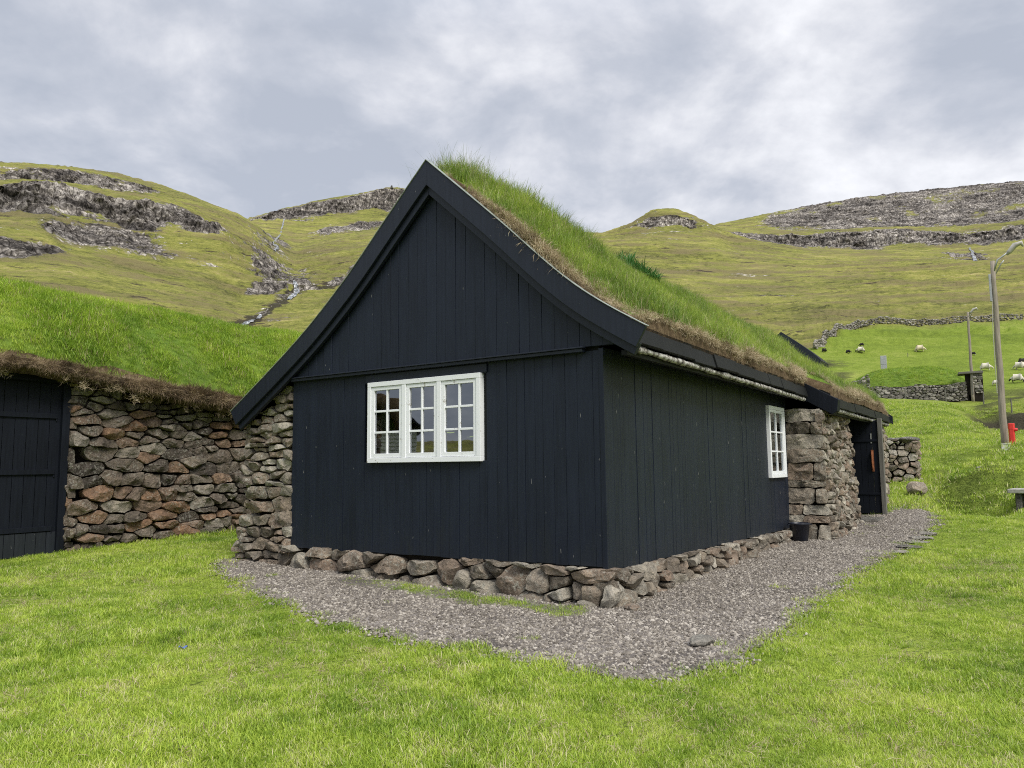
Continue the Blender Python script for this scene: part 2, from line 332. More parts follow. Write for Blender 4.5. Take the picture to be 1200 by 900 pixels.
rn = noise(t, 1., 8, .72, geopos(t, (.5, .5, .35))); rn2 = noise(t, 1., 5, .7, geopos(t, (.06, .06, .05)))
rockc = ramp(t, mth(t, 'ADD', mth(t, 'MULTIPLY', rn, .7), mth(t, 'MULTIPLY', rn2, .3)), [(.38, (.03, .027, .027)), (.46, (.12, .108, .10)), (.52, (.26, .235, .215)), (.60, (.56, .52, .48))])
crack = ramp(t, vo.outputs['Distance'], [(.0, (.30, .29, .28)), (.10, (1, 1, 1))])
rockc = mix(t, 1., rockc, crack, 'MULTIPLY')
rockc = mix(t, 1., rockc, ramp(t, noise(t, 1., 4, .6, geopos(t, (.012, .012, .34))), [(.42, (.60, .60, .60)), (.56, (1.25, 1.25, 1.22))]), 'MULTIPLY')
en = noise(t, 1., 8, .78, geopos(t, (.075, .075, .60)))
earth_shade_m = mth(t, 'MULTIPLY', ramp(t, mth(t, 'ADD', en, mth(t, 'MULTIPLY', earth, .22)), [(.585, (0, 0, 0)), (.61, (1, 1, 1))]), .9)
hill = mix(t, earth_shade_m, hill, (.055, .042, .036))
oc = noise(t, 1., 6, .75, geopos(t, (.022, .022, .16)))
rm = mth(t, 'ADD', mth(t, 'ADD', mth(t, 'MULTIPLY', rock, 1.3), mth(t, 'MULTIPLY', mth(t, 'MULTIPLY', mth(t, 'SUBTRACT', oc, .565), attr(t, 'wild')), 5.5, clamp=True)), mth(t, 'MULTIPLY', mth(t, 'SUBTRACT', rn, .5), 1.6))
slope = ramp(t, nzv, [(.55, (1, 1, 1)), (.74, (0, 0, 0))])
rm = ramp(t, mth(t, 'ADD', rm, mth(t, 'MULTIPLY', slope, .35)), [(.44, (0, 0, 0)), (.66, (1, 1, 1))])
wf = attr(t, 'wild')
c = mix(t, near, mix(t, wf, field, hill), lawn)
c = mix(t, mth(t, 'MULTIPLY', mth(t, 'MULTIPLY', earth_shade_m, earth), mth(t, 'SUBTRACT', 1., near)), c, (.06, .055, .035))  # dark ground tone; on the banks it stands in for shade
c = mix(t, rm, c, rockc)
L(t, c, b.inputs['Base Color']); b.inputs['Roughness'].default_value = .95; b.inputs['Specular IOR Level'].default_value = .08
hh = mth(t, 'ADD', mth(t, 'MULTIPLY', h3, .5), mth(t, 'MULTIPLY', noise(t, 2.5, 5, .7, pos), .25))
hh = mth(t, 'ADD', hh, mth(t, 'MULTIPLY', mth(t, 'MULTIPLY', rn, rock), 2.5)); hh = mth(t, 'ADD', hh, mth(t, 'MULTIPLY', mth(t, 'MULTIPLY', crack, rock), .5))
bump(t, b, hh, 1., 1.0); M['terrain'] = m_

# ------------------------------------------------------------------ terrain
d_ = ray(712, 712); A = CAM+d_*(-CAMH/d_[2])          # foot of the near corner of the house
AZ = radians(34); D1 = np.array([sin(AZ), cos(AZ), 0]); DX = np.array([cos(AZ), -sin(AZ), 0])   # house local y and x
def zloc(x, y):
    lx = (x-A[0])*DX[0]+(y-A[1])*DX[1]; ly = (x-A[0])*D1[0]+(y-A[1])*D1[1]
    z = np.clip(-lx*.024, 0, .16)*np.clip((ly+6)/6, 0, 1)+np.interp(ly, [-30, 0, 8, 10.6, 13, 20, 30], [0, 0, .12, .26, .38, .62, 1.0])
    z = z+.05*fbm(P3(x, y)*.35, 3, 5)*np.clip((abs(lx+3.)-3.6)/2, 0, 1)
    return z+.012*fbm(P3(x, y)*2.2, 2, 9)
CUR = [
 None,
 [(-300,34,560),(0,34,535),(400,34,530),(700,34,530),(960,34,545),(1040,34,541),(1100,34,534),(1177,34,519),(1260,34,512),(1500,34,505)],
 [(-300,60,500),(0,60,490),(400,60,470),(700,60,470),(900,50,500),(1040,50,490),(1100,50,486),(1135,50,494),(1160,52,506),(1200,52,505),(1500,52,500)],
 [(-300,75,460),(0,75,440),(400,75,430),(700,70,440),(900,62,475),(1000,62,471),(1100,62,471),(1150,62,479),(1200,62,477),(1500,62,470)],
 [(-300,90,430),(0,90,405),(350,90,405),(700,80,420),(960,72,459),(1050,72,460),(1130,72,465),(1200,72,461),(1500,72,450)],
 [(-300,110,400),(0,110,375),(200,115,390),(290,120,405),(350,120,400),(450,120,395),(700,105,400),(960,100,426),(1050,100,428),(1140,100,430),(1200,100,430),(1500,100,420)],
 [(-300,150,345),(0,150,338),(100,150,350),(200,150,368),(290,150,385),(350,150,378),(450,150,370),(700,150,375),(900,130,400),(940,122,410),(958,120,409),(985,140,392),(1010,150,389),(1100,160,386),(1200,165,379),(1500,180,365)],
 [(-300,200,300),(0,200,297),(30,200,297),(60,202,296),(100,205,305),(180,210,318),(240,215,330),(290,215,352),(320,215,350),(345,235,340),(400,220,345),(450,220,335),(560,220,330),(700,230,345),(780,230,350),(950,230,357),(1200,240,347),(1500,250,335)],
 [(-300,206,275),(0,206,279),(30,206,281),(60,207,288),(85,209,297),(180,214,314),(240,220,325),(290,222,345),(320,225,343),(345,245,330),(400,228,338),(450,228,328),(560,230,320),(700,250,330),(780,250,341),(950,250,349),(1200,260,340),(1500,270,325)],
 [(-300,260,236),(0,260,242),(50,260,241),(100,262,249),(150,262,256),(200,265,262),(230,268,265),(260,270,272),(300,280,290),(320,290,305),(345,300,322),(365,300,316),(400,300,305),(450,300,295),(560,300,290),(700,320,297),(780,330,302),(860,330,314),(950,330,320),(1200,340,314),(1500,350,300)],
 [(-300,266,215),(0,266,223),(50,266,222),(100,268,229),(150,269,237),(200,271,249),(230,273,258),(260,276,270),(300,286,286),(320,300,299),(345,310,314),(365,310,308),(400,310,300),(450,310,290),(560,310,284),(700,340,287),(780,345,288),(860,345,302),(950,350,310),(1200,360,307),(1500,370,296)],
 [(-300,330,208),(0,330,211),(50,330,211),(100,332,215),(140,334,222),(180,336,226),(230,330,240),(275,330,256),(300,335,274),(330,350,299),(345,360,304),(370,360,298),(400,400,287),(450,400,279),(560,400,275),(690,400,278),(710,400,277),(740,400,270),(760,400,264),(780,400,262),(800,400,263),(830,400,272),(860,400,287),(950,400,302),(1050,420,302),(1130,430,303),(1200,430,305),(1500,440,295)],
 [(-300,336,195),(0,336,198),(50,336,198),(100,338,204),(140,340,211),(180,341,223),(230,340,237),(275,340,253),(300,345,270),(330,362,294),(345,372,299),(370,372,293),(400,410,283),(450,410,275),(560,410,273),(690,410,275),(710,410,274),(740,406,264),(760,404,254),(780,404,251),(800,404,253),(820,405,261),(860,410,283),(950,410,299),(1050,430,300),(1130,440,300),(1200,440,303),(1500,450,294)],
 [(-300,370,183),(0,370,190),(60,370,194),(130,372,203),(190,375,217),(240,372,239),(275,372,251),(300,380,265),(320,390,281),(335,400,289),(345,410,292),(370,410,289),(400,440,280),(450,440,272),(560,440,270),(690,430,273),(710,430,272),(740,425,262),(760,420,250),(772,420,245),(790,420,245),(805,420,250),(830,420,262),(860,420,277),(950,430,295),(1050,450,296),(1200,460,299),(1500,460,290)],
 [(-300,470,195),(0,470,203),(130,470,216),(240,470,252),(275,470,262),(300,470,268),(345,470,288),(370,470,284),(400,470,277),(450,480,269),(560,480,268),(690,470,280),(740,470,276),(780,470,272),(830,470,276),(860,470,281),(950,480,293),(1050,490,294),(1130,500,297),(1200,500,296),(1500,500,285)],
 [(-300,600,210),(0,600,215),(240,600,262),(290,560,258),(310,560,256),(340,560,252),(380,560,250),(430,560,249),(470,560,247),(560,560,252),(640,560,276),(690,560,285),(780,560,280),(840,560,272),(860,580,278),(900,600,281),(950,600,289),(1000,600,289),(1060,600,284),(1120,600,284),(1200,600,279),(1500,600,272)],
 [(-300,610,212),(0,610,216),(240,610,263),(290,568,256),(310,568,251),(340,568,244),(370,568,237),(420,568,229),(460,568,221),(500,568,228),(560,568,243),(640,568,274),(690,570,284),(780,570,280),(840,570,270),(860,588,273),(900,607,274),(950,608,277),(1000,608,273),(1060,608,271),(1120,608,275),(1200,608,266),(1500,608,258)],
 [(-300,700,220),(0,700,224),(240,660,268),(290,640,264),(370,640,246),(460,640,232),(560,640,250),(690,640,290),(780,640,286),(840,650,268),(860,680,270),(900,680,269),(950,680,271),(1000,680,269),(1060,690,267),(1120,690,267),(1200,690,259),(1500,690,250)],
 [(-300,850,222),(0,850,228),(240,800,272),(290,760,270),(460,760,242),(560,760,258),(690,760,296),(780,760,288),(820,800,272),(840,800,263),(870,800,257),(900,800,250),(950,810,241),(1000,820,233),(1050,830,227),(1100,840,222),(1150,850,217),(1200,860,213),(1350,860,205),(1500,860,203)],
 [(-300,1100,250),(0,1100,255),(290,1100,300),(560,1100,300),(840,1100,290),(1200,1100,250),(1500,1100,240)],
]
REAR = [None,(34,.2),(55,.0),(70,-.2),(85,-.3),(110,-.5),(150,-1),(200,-1),(210,-1),(262,-1),(270,-1),(330,-1),(340,-1),(372,-1),(470,1),(570,5),(580,6),(660,12),(850,24),(1100,10)]
NSUB = [22,14,12,10,18,26,40,10,44,16,36,12,22,10,20,16,14,60,6]
pxs = np.arange(-300, 1501, 1.35)
az_in = np.array([atan2(*ray(p, 450)[:2]) for p in pxs])
n_out = 150
az_out = np.linspace(az_in[-1], az_in[0]+2*pi, n_out+2)[1:-1]
AZS = np.concatenate([az_in, az_out]); NCOL = len(AZS)
def curve(k):
    a, r, z = [], [], []
    for px, rr, py in CUR[k]:
        d = ray(px, py); a.append(atan2(d[0], d[1])); r.append(rr); z.append(CAMH+rr*d[2]/hypot(d[0], d[1]))
    R0, Z0 = REAR[k]
    for dg in (110, 150, 200, 240, 285): a.append(radians(dg)); r.append(R0); z.append(Z0*(1+.25*sin(dg)))
    a.append(a[0]+2*pi); r.append(r[0]); z.append(z[0])
    rr = np.interp(AZS, a, r); zz_ = np.interp(AZS, a, z)
    g = np.exp(-np.arange(-8, 9)**2/(2*3.2**2)); g /= g.sum()
    sm = lambda q: np.convolve(np.concatenate([q[-8:], q, q[:8]]), g, 'same')[8:-8]
    return sm(rr), sm(zz_)
CR, CZ = [], []
r0 = np.full(NCOL, 20.); CR.append(r0); CZ.append(zloc(np.sin(AZS)*20, np.cos(AZS)*20))
for k in range(1, len(CUR)):
    a, b_ = curve(k); CR.append(a); CZ.append(b_)
CR = np.array(CR); CZ = np.array(CZ)
h = np.diff(CR, axis=0); dl = np.diff(CZ, axis=0)/h
s = np.zeros_like(CZ); s[0] = .02; s[-1] = dl[-1]
w1 = 2*h[1:]+h[:-1]; w2 = h[1:]+2*h[:-1]
with np.errstate(all='ignore'):
    hm = (w1+w2)/(w1/dl[:-1]+w2/dl[1:])
s[1:-1] = np.where(dl[:-1]*dl[1:] > 0, hm, 0)
Rr, Zr, Kf = [], [], []
near_r = np.concatenate([[.3, .8, 1.5, 2.2], np.linspace(3, 19.8, 84)])
for r in near_r:
    Rr.append(np.full(NCOL, r)); Zr.append(zloc(np.sin(AZS)*r, np.cos(AZS)*r)); Kf.append(-1.)
NNEAR = len(near_r)
for k, ns in enumerate(NSUB):
    for j in range(ns):
        q = j/ns; h00 = 2*q**3-3*q**2+1; h10 = q**3-2*q**2+q; h01 = -2*q**3+3*q**2; h11 = q**3-q**2
        Rr.append(CR[k]+q*h[k]); Zr.append(h00*CZ[k]+h10*h[k]*s[k]+h01*CZ[k+1]+h11*h[k]*s[k+1]); Kf.append(k+q)
Rr.append(CR[-1]); Zr.append(CZ[-1]); Kf.append(len(NSUB)*1.)
Rr = np.array(Rr); Zr = np.array(Zr); Kf = np.array(Kf); NROW = len(Kf)
PXc = np.concatenate([pxs, np.full(n_out, 3000.)])[None, :]+0*Rr; K2 = Kf[:, None]+0*Rr
_X0 = np.sin(AZS)[None, :]*Rr; _Y0 = np.cos(AZS)[None, :]*Rr
PXc = PXc+sst(Rr, 100, 200)*(26*fbm(P3(_X0, _Y0)*.03, 3, 15)+12*fbm(P3(_X0, _Y0)*.15, 3, 16)) if 0 else PXc
PXw = PXc+26*fbm(P3(_X0, _Y0)*.03, 3, 15)+14*fbm(P3(_X0, _Y0)*.15, 3, 16); K2w = K2+.16*fbm(P3(_X0, _Y0)*.07, 4, 17)
def band(k0, k1, x0, x1, soft=25, ks=.12):
    KK, PP = (K2w, PXw) if k0 >= 7 else (K2, PXc)
    a = np.clip((KK-k0)/ks+1, 0, 1)*np.clip((k1-KK)/ks+1, 0, 1)
    return a*np.clip((PP-x0)/soft, 0, 1)*np.clip((x1-PP)/soft, 0, 1)
def sst(x, a, b_): q = np.clip((x-a)/(b_-a), 0, 1); return q*q*(3-2*q)
gul = np.exp(-((PXw-(287+(K2-6)*48))/11)**2)*(K2 > 6.4)*(K2 < 8.6)*.55
rockw = (.84+.95*fbm(P3(_X0, _Y0)*.06, 5, 18, .6))*np.maximum.reduce([gul, 
    band(7, 8, -400, 88)*1., band(9, 10, -400, 268)*1., band(11, 12, -400, 190)*.95, band(11.1, 11.9, 742, 830, 12)*1.,
    band(15, 16, 280, 640)*1., band(15, 16, 850, 1700)*1., band(17.05, 17.95, 890, 1700, 50, .1)*.84, band(7.9, 9.1, 278, 368, 14, .5)*.72,
    band(10.5, 11.5, 285, 350, 14, .5)*.5, band(14.4, 14.6, 365, 560, 20, .15)*.85, band(8.35, 8.75, 20, 190, 30, .2)*.62, band(12.0, 13.4, 1122, 1172, 10)*.9, band(11.2, 11.5, 1090, 1400, 30)*.5, band(13.4, 13.9, 860, 960, 20)*.5, band(12.5, 14, 300, 345, 14)*.6,
    band(17.9, 19, 1000, 1700, 60)*.5, band(12.6, 13.2, -400, 170, 30)*.45])
X = np.sin(AZS)[None, :]*Rr; Y = np.cos(AZS)[None, :]*Rr
far = sst(Rr, 60, 180)
# sheep terraces and lumps
Q = np.stack([X, Y, Zr], -1)
Zr = Zr+sst(Rr, 20, 34)*(.35*fbm(P3(X, Y)*.09, 4, 21)+.10*fbm(P3(X, Y)*.6, 3, 22))*(1-.55*sst(Rr, 75, 95)*(1-far))
Zr = Zr+far*(1.5*fbm(P3(X, Y)*.022, 5, 31, .55)+.9*fbm(P3(X, Y)*.09, 4, 33, .6)+.50*fbm(P3(X, Y)*.4, 4, 34, .65))
ph = Zr/3.2+.9*fbm(P3(X, Y)*.02, 3, 35); tri = np.abs(ph-np.floor(ph)-.5)*2
Zr = Zr+far*np.clip(.35+fbm(P3(X, Y)*.012, 3, 36), 0, 1)*2.7*(tri-.5)*(1-np.clip(rockw, 0, 1))
Zr = Zr+band(14.4, 14.9, 365, 560, 20, .1)*3.
rad = sst(Rr, 150, 260)
wv = fbm(P3(X, Y, Zr)*np.array([.16, .16, .10]), 4, 41, .65)
Rr2 = Rr+rockw*wv*rad*7.; Zr = Zr+rockw*rad*(2.6*fbm(P3(X, Y)*.22, 4, 43, .7))
# ditches on the right, between lamp post and ruin and on the terrace
dit = band(1.9, 3.2, 1120, 1400, 30, .5)
Zr = Zr+dit*(1.1*fbm(P3(X, Y)*.3, 3, 51)+.3*fbm(P3(X, Y)*1.2, 3, 54))
dit2 = band(.25, .95, 1075, 1185, 20, .2); Zr = Zr+dit2*.9*fbm(P3(X, Y)*.45, 3, 52)-dit2*.35+dit2*.25*fbm(P3(X, Y)*1.5, 3, 55)
rn_ = Rr+1.6*fbm(P3(X, Y)*.25, 3, 56)
bnk = np.clip((PXc-1068)/25, 0, 1)*np.clip((1700-PXc)/60, 0, 1)
Zr = Zr-.55*bnk*(1-sst(rn_, 28, 30.5))*sst(Rr, 20.5, 25)
bnk1 = bnk*np.clip(1-np.abs(rn_-28.8)/1.6, 0, 1)
bk2 = np.clip((PXc-1095)/50, 0, 1); rn2_ = Rr+2.5*fbm(P3(X, Y)*.15, 3, 57)
Zr = Zr-.9*bk2*(1-sst(rn2_, 56, 60))*sst(Rr, 50, 54); bnk2 = bk2*np.clip(1-np.abs(rn2_-57.5)/3., 0, 1)
dit3 = band(3.7, 4.1, 960, 1700, 20, .15); Zr = Zr-dit3*.35+dit3*.3*fbm(P3(X, Y)*.5, 3, 53)
earth = np.clip(bnk1*1.2+bnk2*1.2+dit*.6+dit2*.7+dit3*.7+band(4.3, 5.0, 930, 1010, 25, .3)*.9, 0, 1)*np.clip(.75+1.6*fbm(P3(X, Y)*.35, 3, 58), 0, 1.2)  # bank terms paint the shade of the banks into the ground colour
earth = np.clip(earth+1.1*np.exp(-((PXc-(287+(K2-6)*48)-8*fbm(P3(X, Y)*.2, 2, 59))/9)**2)*(K2 > 5.8)*(K2 < 8.2), 0, 1.2)
wild = sst(K2, 5.9, 6.05); wild = np.where(PXc < 700, sst(K2, 4., 5.5), wild); wild = np.clip(wild+(dit+dit3)*.35, 0, 1)
X = np.sin(AZS)[None, :]*Rr2; Y = np.cos(AZS)[None, :]*Rr2
V = np.stack([X, Y, Zr], -1).reshape(-1, 3)
ci = np.arange(NCOL); cj = (ci+1) % NCOL
def gfaces(ra, rb):
    r = np.arange(ra, rb)[:, None]
    return np.stack([r*NCOL+ci, r*NCOL+cj, (r+1)*NCOL+cj, (r+1)*NCOL+ci], -1).reshape(-1, 4)[:, ::-1]
SPLIT = NNEAR+sum(NSUB[:6])
nearw = 1-sst(Rr, 22, 40)
def terr(name, ra, rb, center=False):
    vv = V[ra*NCOL:(rb+1)*NCOL]; fs = [gfaces(0, rb-ra)]
    at = {k: q[ra:rb+1].ravel() for k, q in dict(near=nearw, rock=rockw, earth=earth, wild=wild).items()}
    if center:
        vv = np.vstack([vv, [[0, 0, vv[0, 2]]]]); c_ = len(vv)-1; fs.append(np.stack([np.full(NCOL, c_), cj, ci], -1))
        at = {k: np.append(q, q[0]) for k, q in at.items()}
    o = from_np(name, vv, fs, M['terrain'], attrs=at); o['kind'] = 'structure'; return o
terr('ground', 0, SPLIT, True)
terr('hills', SPLIT, NROW-1)
AZN = AZS[:len(az_in)]
def tz(x, y):
    r = hypot(x, y)
    if r < 19.5: return float(zloc(np.array(x), np.array(y)))
    a = atan2(x, y); c = int(np.argmin(np.abs(((AZS-a+pi) % (2*pi))-pi)))
    return float(np.interp(r, Rr2[:, c], Zr[:, c]))
def col_tz(x, y):
    return np.array([tz(a, b_) for a, b_ in zip(x, y)])
def hit(px, py, rmin=3., rmax=900.):
    d = ray(px, py); hd = hypot(d[0], d[1]); prev = None
    c = int(np.argmin(np.abs(((AZS-atan2(d[0], d[1])+pi) % (2*pi))-pi)))
    r = rmin
    while r < rmax:
        z = CAMH+r*d[2]/hd
        g = float(zloc(np.array(d[0]/hd*r), np.array(d[1]/hd*r))) if r < 19.5 else float(np.interp(r, Rr2[:, c], Zr[:, c]))
        if z < g: return np.array([d[0]/hd*r, d[1]/hd*r, g])
        r *= 1.003
    return np.array([d[0]/hd*rmax, d[1]/hd*rmax, g])
def foot_at(px, py, r):
    d = ray(px, py); hd = hypot(d[0], d[1]); x, y = d[0]/hd*r, d[1]/hd*r
    return np.array([x, y, tz(x, y)])
def at_r(px, r, py=None):
    """a spot on the ground in direction px at distance r; with py also the height seen there"""
    d = ray(px, 450 if py is None else py); hd = hypot(d[0], d[1]); x, y = d[0]/hd*r, d[1]/hd*r
    return np.array([x, y, tz(x, y) if py is None else CAMH+r*d[2]/hd])

# ------------------------------------------------------------------ stones
def voronoi_cells(Lx, H, cell, aspect=1.8, seed=0, top=None, jit=.42):
    """irregular coursed cells in [0,Lx]x[0,H]; cell=height of a typical stone"""
    r = np.random.default_rng(seed); pts = []
    y = -cell
    while y < H+cell:
        hh = cell*r.choice([.5, .75, 1., 1.25, 1.6]); x = -cell*2+r.uniform(0, cell*2)
        while x < Lx+cell*2:
            ww = cell*aspect*r.choice([.35, .6, .85, 1.1, 1.4, 1.8]); yy_ = y+hh/2+r.uniform(-jit, jit)*hh*.9
            if ww < cell*aspect*.7 and r.uniform() < .5: pts.append((x+ww/2, yy_-hh*.25)); pts.append((x+ww/2+r.uniform(-.2, .2)*ww, yy_+hh*.3))
            else: pts.append((x+ww/2, yy_))
            x += ww
        y += hh
    pts = np.array(pts); sc = np.array([1/aspect, 1.]); q = pts*sc
    out = []
    for i, p in enumerate(pts):
        if p[0] < -cell*.2 or p[0] > Lx+cell*.2 or p[1] < -cell*.2 or p[1] > H+cell*.2: continue
        poly = [np.array(v_)*sc for v_ in ((0, 0), (Lx, 0), (Lx, H), (0, H))]
        dd = np.sum((q-q[i])**2, 1); idx = np.argsort(dd)[1:22]
        for j in idx:
            mid = (q[i]+q[j])/2; nn = q[j]-q[i]
            new = []
            for a_ in range(len(poly)):
                P_, Q_ = poly[a_], poly[(a_+1) % len(poly)]; da = (P_-mid)@nn; db = (Q_-mid)@nn
                if da <= 0: new.append(P_)
                if da*db < 0: new.append(P_+(Q_-P_)*da/(da-db))
            poly = new
            if len(poly) < 3: break
        if len(poly) < 3: continue
        poly = np.array(poly)/sc; cen = poly.mean(0)
        if top is not None:
            tp = np.array([top(v_) for v_ in poly[:, 0]])
            if top(cen[0])-poly[:, 1].min() < cell*.28: continue
            poly[:, 1] = np.minimum(poly[:, 1], tp)
        out.append(poly)
    return out
def stone_mesh(cells, mapf, seed=0, gap=.012, bulge=(.03, .10), jut=.03, back=.12, rough=.022, M_=20, tints=None):
    r = np.random.default_rng(seed); VV = []; FF = []; TT = []; base = 0
    for poly in cells:
        # two rounds of corner cutting
        p = poly
        for _ in range(2):
            nx = np.roll(p, -1, 0); p = np.stack([p*.90+nx*.10, p*.10+nx*.90], 1).reshape(-1, 2)
        per = np.concatenate([[0], np.cumsum(np.hypot(*(np.roll(p, -1, 0)-p).T))]); pc = np.vstack([p, p[:1]])
        u = np.linspace(0, per[-1], M_+1)[:-1]; p = np.stack([np.interp(u, per, pc[:, 0]), np.interp(u, per, pc[:, 1])], 1)
        c_ = p.mean(0); size = sqrt(max(1e-6, abs(np.sum(p[:, 0]*np.roll(p[:, 1], -1)-p[:, 1]*np.roll(p[:, 0], -1))/2)))
        if size < .03: continue
        g = min(gap, size*.12); rr_ = np.hypot(*(p-c_).T)[:, None]; p = c_+(p-c_)*(1-g/np.maximum(rr_, .02)*r.choice([.35, .6, .9, 1.3, 1.9, 2.8]))*(1+.07*fbm(np.column_stack([p*9, p[:, :1]*0+seed]), 2, 77)[:, None])
        bl = r.uniform(*bulge)*min(1, size/.25+.35); j0 = r.uniform(-jut, jut); ta, tb = r.normal(0, .16, 2)
        off = r.normal(0, .12, 2)*size
        rings = []
        planes = [(r.normal(0, 1, 2), r.uniform(.55, 1.0)) for _ in range(5)]; planes = [(a_/np.hypot(*a_)*r.uniform(.3, 1.1), b_) for a_, b_ in planes]
        for sc_, dn in ((1, -back), (1.0, -.35*bl), (.985, .30*bl), (.93, .74*bl), (.80, .93*bl), (.55, .99*bl), (.28, 1.0*bl)):
            q = c_+off*(1-sc_)+(p-c_)*sc_
            n_ = np.full(len(q), dn+j0)
            if dn > -back:
                for pv, lim in planes: n_ = np.minimum(n_, j0+bl*lim+((q-c_)@pv)*.75)
            n_ = n_+((q-c_)@np.array([ta, tb]))*min(1, (dn+back)/back)
            if dn > -back: n_ = np.maximum(n_, -.25*bl-.01)
            rings.append(np.column_stack([q, n_]))
        rings.append(np.array([[*(c_+off), rings[-1][:, 2].mean()]]))
        pts = np.vstack(rings)
        nz = np.stack([fbm(np.column_stack([pts[:, :2]*7, pts[:, 2:]*7+seed*3.1]), 3, 60+a_) for a_ in range(3)], 1)
        amp = np.full(len(pts), rough*1.15)*min(1, size/.18); pts[M_:] += nz[M_:]*amp[M_:, None]*np.array([.8, .8, 1.5])
        VV.append(pts); n = M_; TT.append(np.full(len(pts), r.uniform(0, 1)))
        a_ = np.arange(n); b_ = (a_+1) % n
        for k in range(6): FF.append(np.stack([k*n+a_, k*n+b_, (k+1)*n+b_, (k+1)*n+a_], -1)+base)
        FF.append(('t', np.stack([6*n+a_, 6*n+b_, np.full(n, 7*n)], -1)+base)); base += len(pts)
    q4 = np.vstack([f for f in FF if not isinstance(f, tuple)]); q3 = np.vstack([f[1] for f in FF if isinstance(f, tuple)])
    VV = np.vstack(VV); return mapf(VV), q4, q3, np.concatenate(TT)
def stone_wall(name, parent, parts, mat_, backing=None, flip=False):
    """parts: list of (cells, mapf, kwargs)"""
    VV, Q4, Q3, T_ = [], [], [], []; b0 = 0
    for i, (cells, mf, kw) in enumerate(parts):
        kw = dict(kw); kw.setdefault('gap', .013); v_, a_, b_, t_ = stone_mesh(cells, mf, **kw); VV.append(v_); Q4.append(a_+b0); Q3.append(b_+b0); T_.append(t_); b0 += len(v_)
    if backing is not None:
        for (x0, x1, y0, y1, z0, z1) in backing:
            v_ = np.array([(x0, y0, z0), (x1, y0, z0), (x1, y1, z0), (x0, y1, z0), (x0, y0, z1), (x1, y0, z1), (x1, y1, z1), (x0, y1, z1)], float)
            VV.append(v_); Q4.append(np.array(((0, 3, 2, 1), (4, 5, 6, 7), (0, 1, 5, 4), (1, 2, 6, 5), (2, 3, 7, 6), (3, 0, 4, 7)))+b0); T_.append(np.zeros(8)); b0 += 8
    o = from_np(name, np.vstack(VV), [np.vstack(Q4), np.vstack(Q3)], [mat_, M['dark']], parent, attrs={'tint': np.concatenate(T_)})
    o.data.set_sharp_from_angle(angle=radians(28))
    if backing is not None:
        mi = np.zeros(len(o.data.polygons), np.int32); nb = 6*len(backing); q4n = sum(len(x) for x in Q4); mi[q4n-nb:q4n] = 1
        o.data.polygons.foreach_set('material_index', mi)
    return o
def ico_rock(bm, c, s_, seed, sub=2, flat=1.):
    r = random.Random(seed); ret = bmesh.ops.create_icosphere(bm, subdivisions=sub, radius=1)
    vs = ret['verts']; P_ = np.array([v.co[:] for v in vs]); dsp = 1+.30*fbm(P_*1.1+seed*3.7, 2, seed)+.10*fbm(P_*3.5+seed, 2, seed+5)
    # facet cuts
    for k in range(6):
        d = Vector((r.gauss(0, 1), r.gauss(0, 1), r.gauss(0, 1))).normalized(); lim = r.uniform(.62, .85)
        pr = (P_*dsp[:, None])@np.array(d[:]); over = np.maximum(0, pr-lim); P_ = P_*dsp[:, None]-over[:, None]*np.array(d[:])*.85; dsp = np.ones(len(P_))
    rz = r.uniform(0, 6.28); cz, sz = cos(rz), sin(rz)
    for v, p in zip(vs, P_):
        x, y, z = p[0]*s_[0], p[1]*s_[1], p[2]*s_[2]; v.co = (c[0]+x*cz-y*sz, c[1]+x*sz+y*cz, c[2]+z)

# ------------------------------------------------------------------ scatter (grass and gravel: stuff)
def blade_proto(name, n, rad_, lmin, lmax, width, lean, mat_, seed, droop=.5, segs=3):
    r = np.random.default_rng(seed); VV, FF, BT = [], [], []; b0 = 0
    for i in range(n):
        a = r.uniform(0, 2*pi); rr_ = rad_*sqrt(r.uniform()); bx, by = rr_*cos(a), rr_*sin(a)
        ln = r.uniform(lmin, lmax); az_ = r.uniform(0, 2*pi); tl = abs(r.normal(0, lean)); w_ = width*r.uniform(.7, 1.3)
        dx, dy = cos(az_), sin(az_); sx_, sy_ = -dy*w_/2, dx*w_/2
        pts = []; x = y = z = 0.; ang = tl
        for k in range(segs+1):
            pts.append((bx+dx*x, by+dy*x, z)); x += sin(ang)*ln/segs; z += cos(ang)*ln/segs; ang += droop*r.uniform(.5, 1.3)/segs*1.3
        t_ = r.uniform()
        for k, p in enumerate(pts[:-1]):
            f_ = 1-k/segs*.55; VV += [(p[0]-sx_*f_, p[1]-sy_*f_, p[2]), (p[0]+sx_*f_, p[1]+sy_*f_, p[2])]; BT += [t_, t_]
        VV.append(pts[-1]); BT.append(t_)
        for k in range(segs-1): FF.append((b0+2*k, b0+2*k+1, b0+2*k+3)); FF.append((b0+2*k, b0+2*k+3, b0+2*k+2))
        FF.append((b0+2*segs-2, b0+2*segs-1, b0+2*segs)); b0 += 2*segs+1
    me = D.meshes.new(name); me.from_pydata(VV, [], FF); me.update()
    at = me.attributes.new('bt', 'FLOAT', 'POINT'); at.data.foreach_set('value', np.array(BT, np.float32)); me.materials.append(mat_); me.shade_smooth()
    return D.objects.new(name, me)
def mkcol(name, objs):
    c = D.collections.new(name)
    for o in objs: c.objects.link(o)
    return c
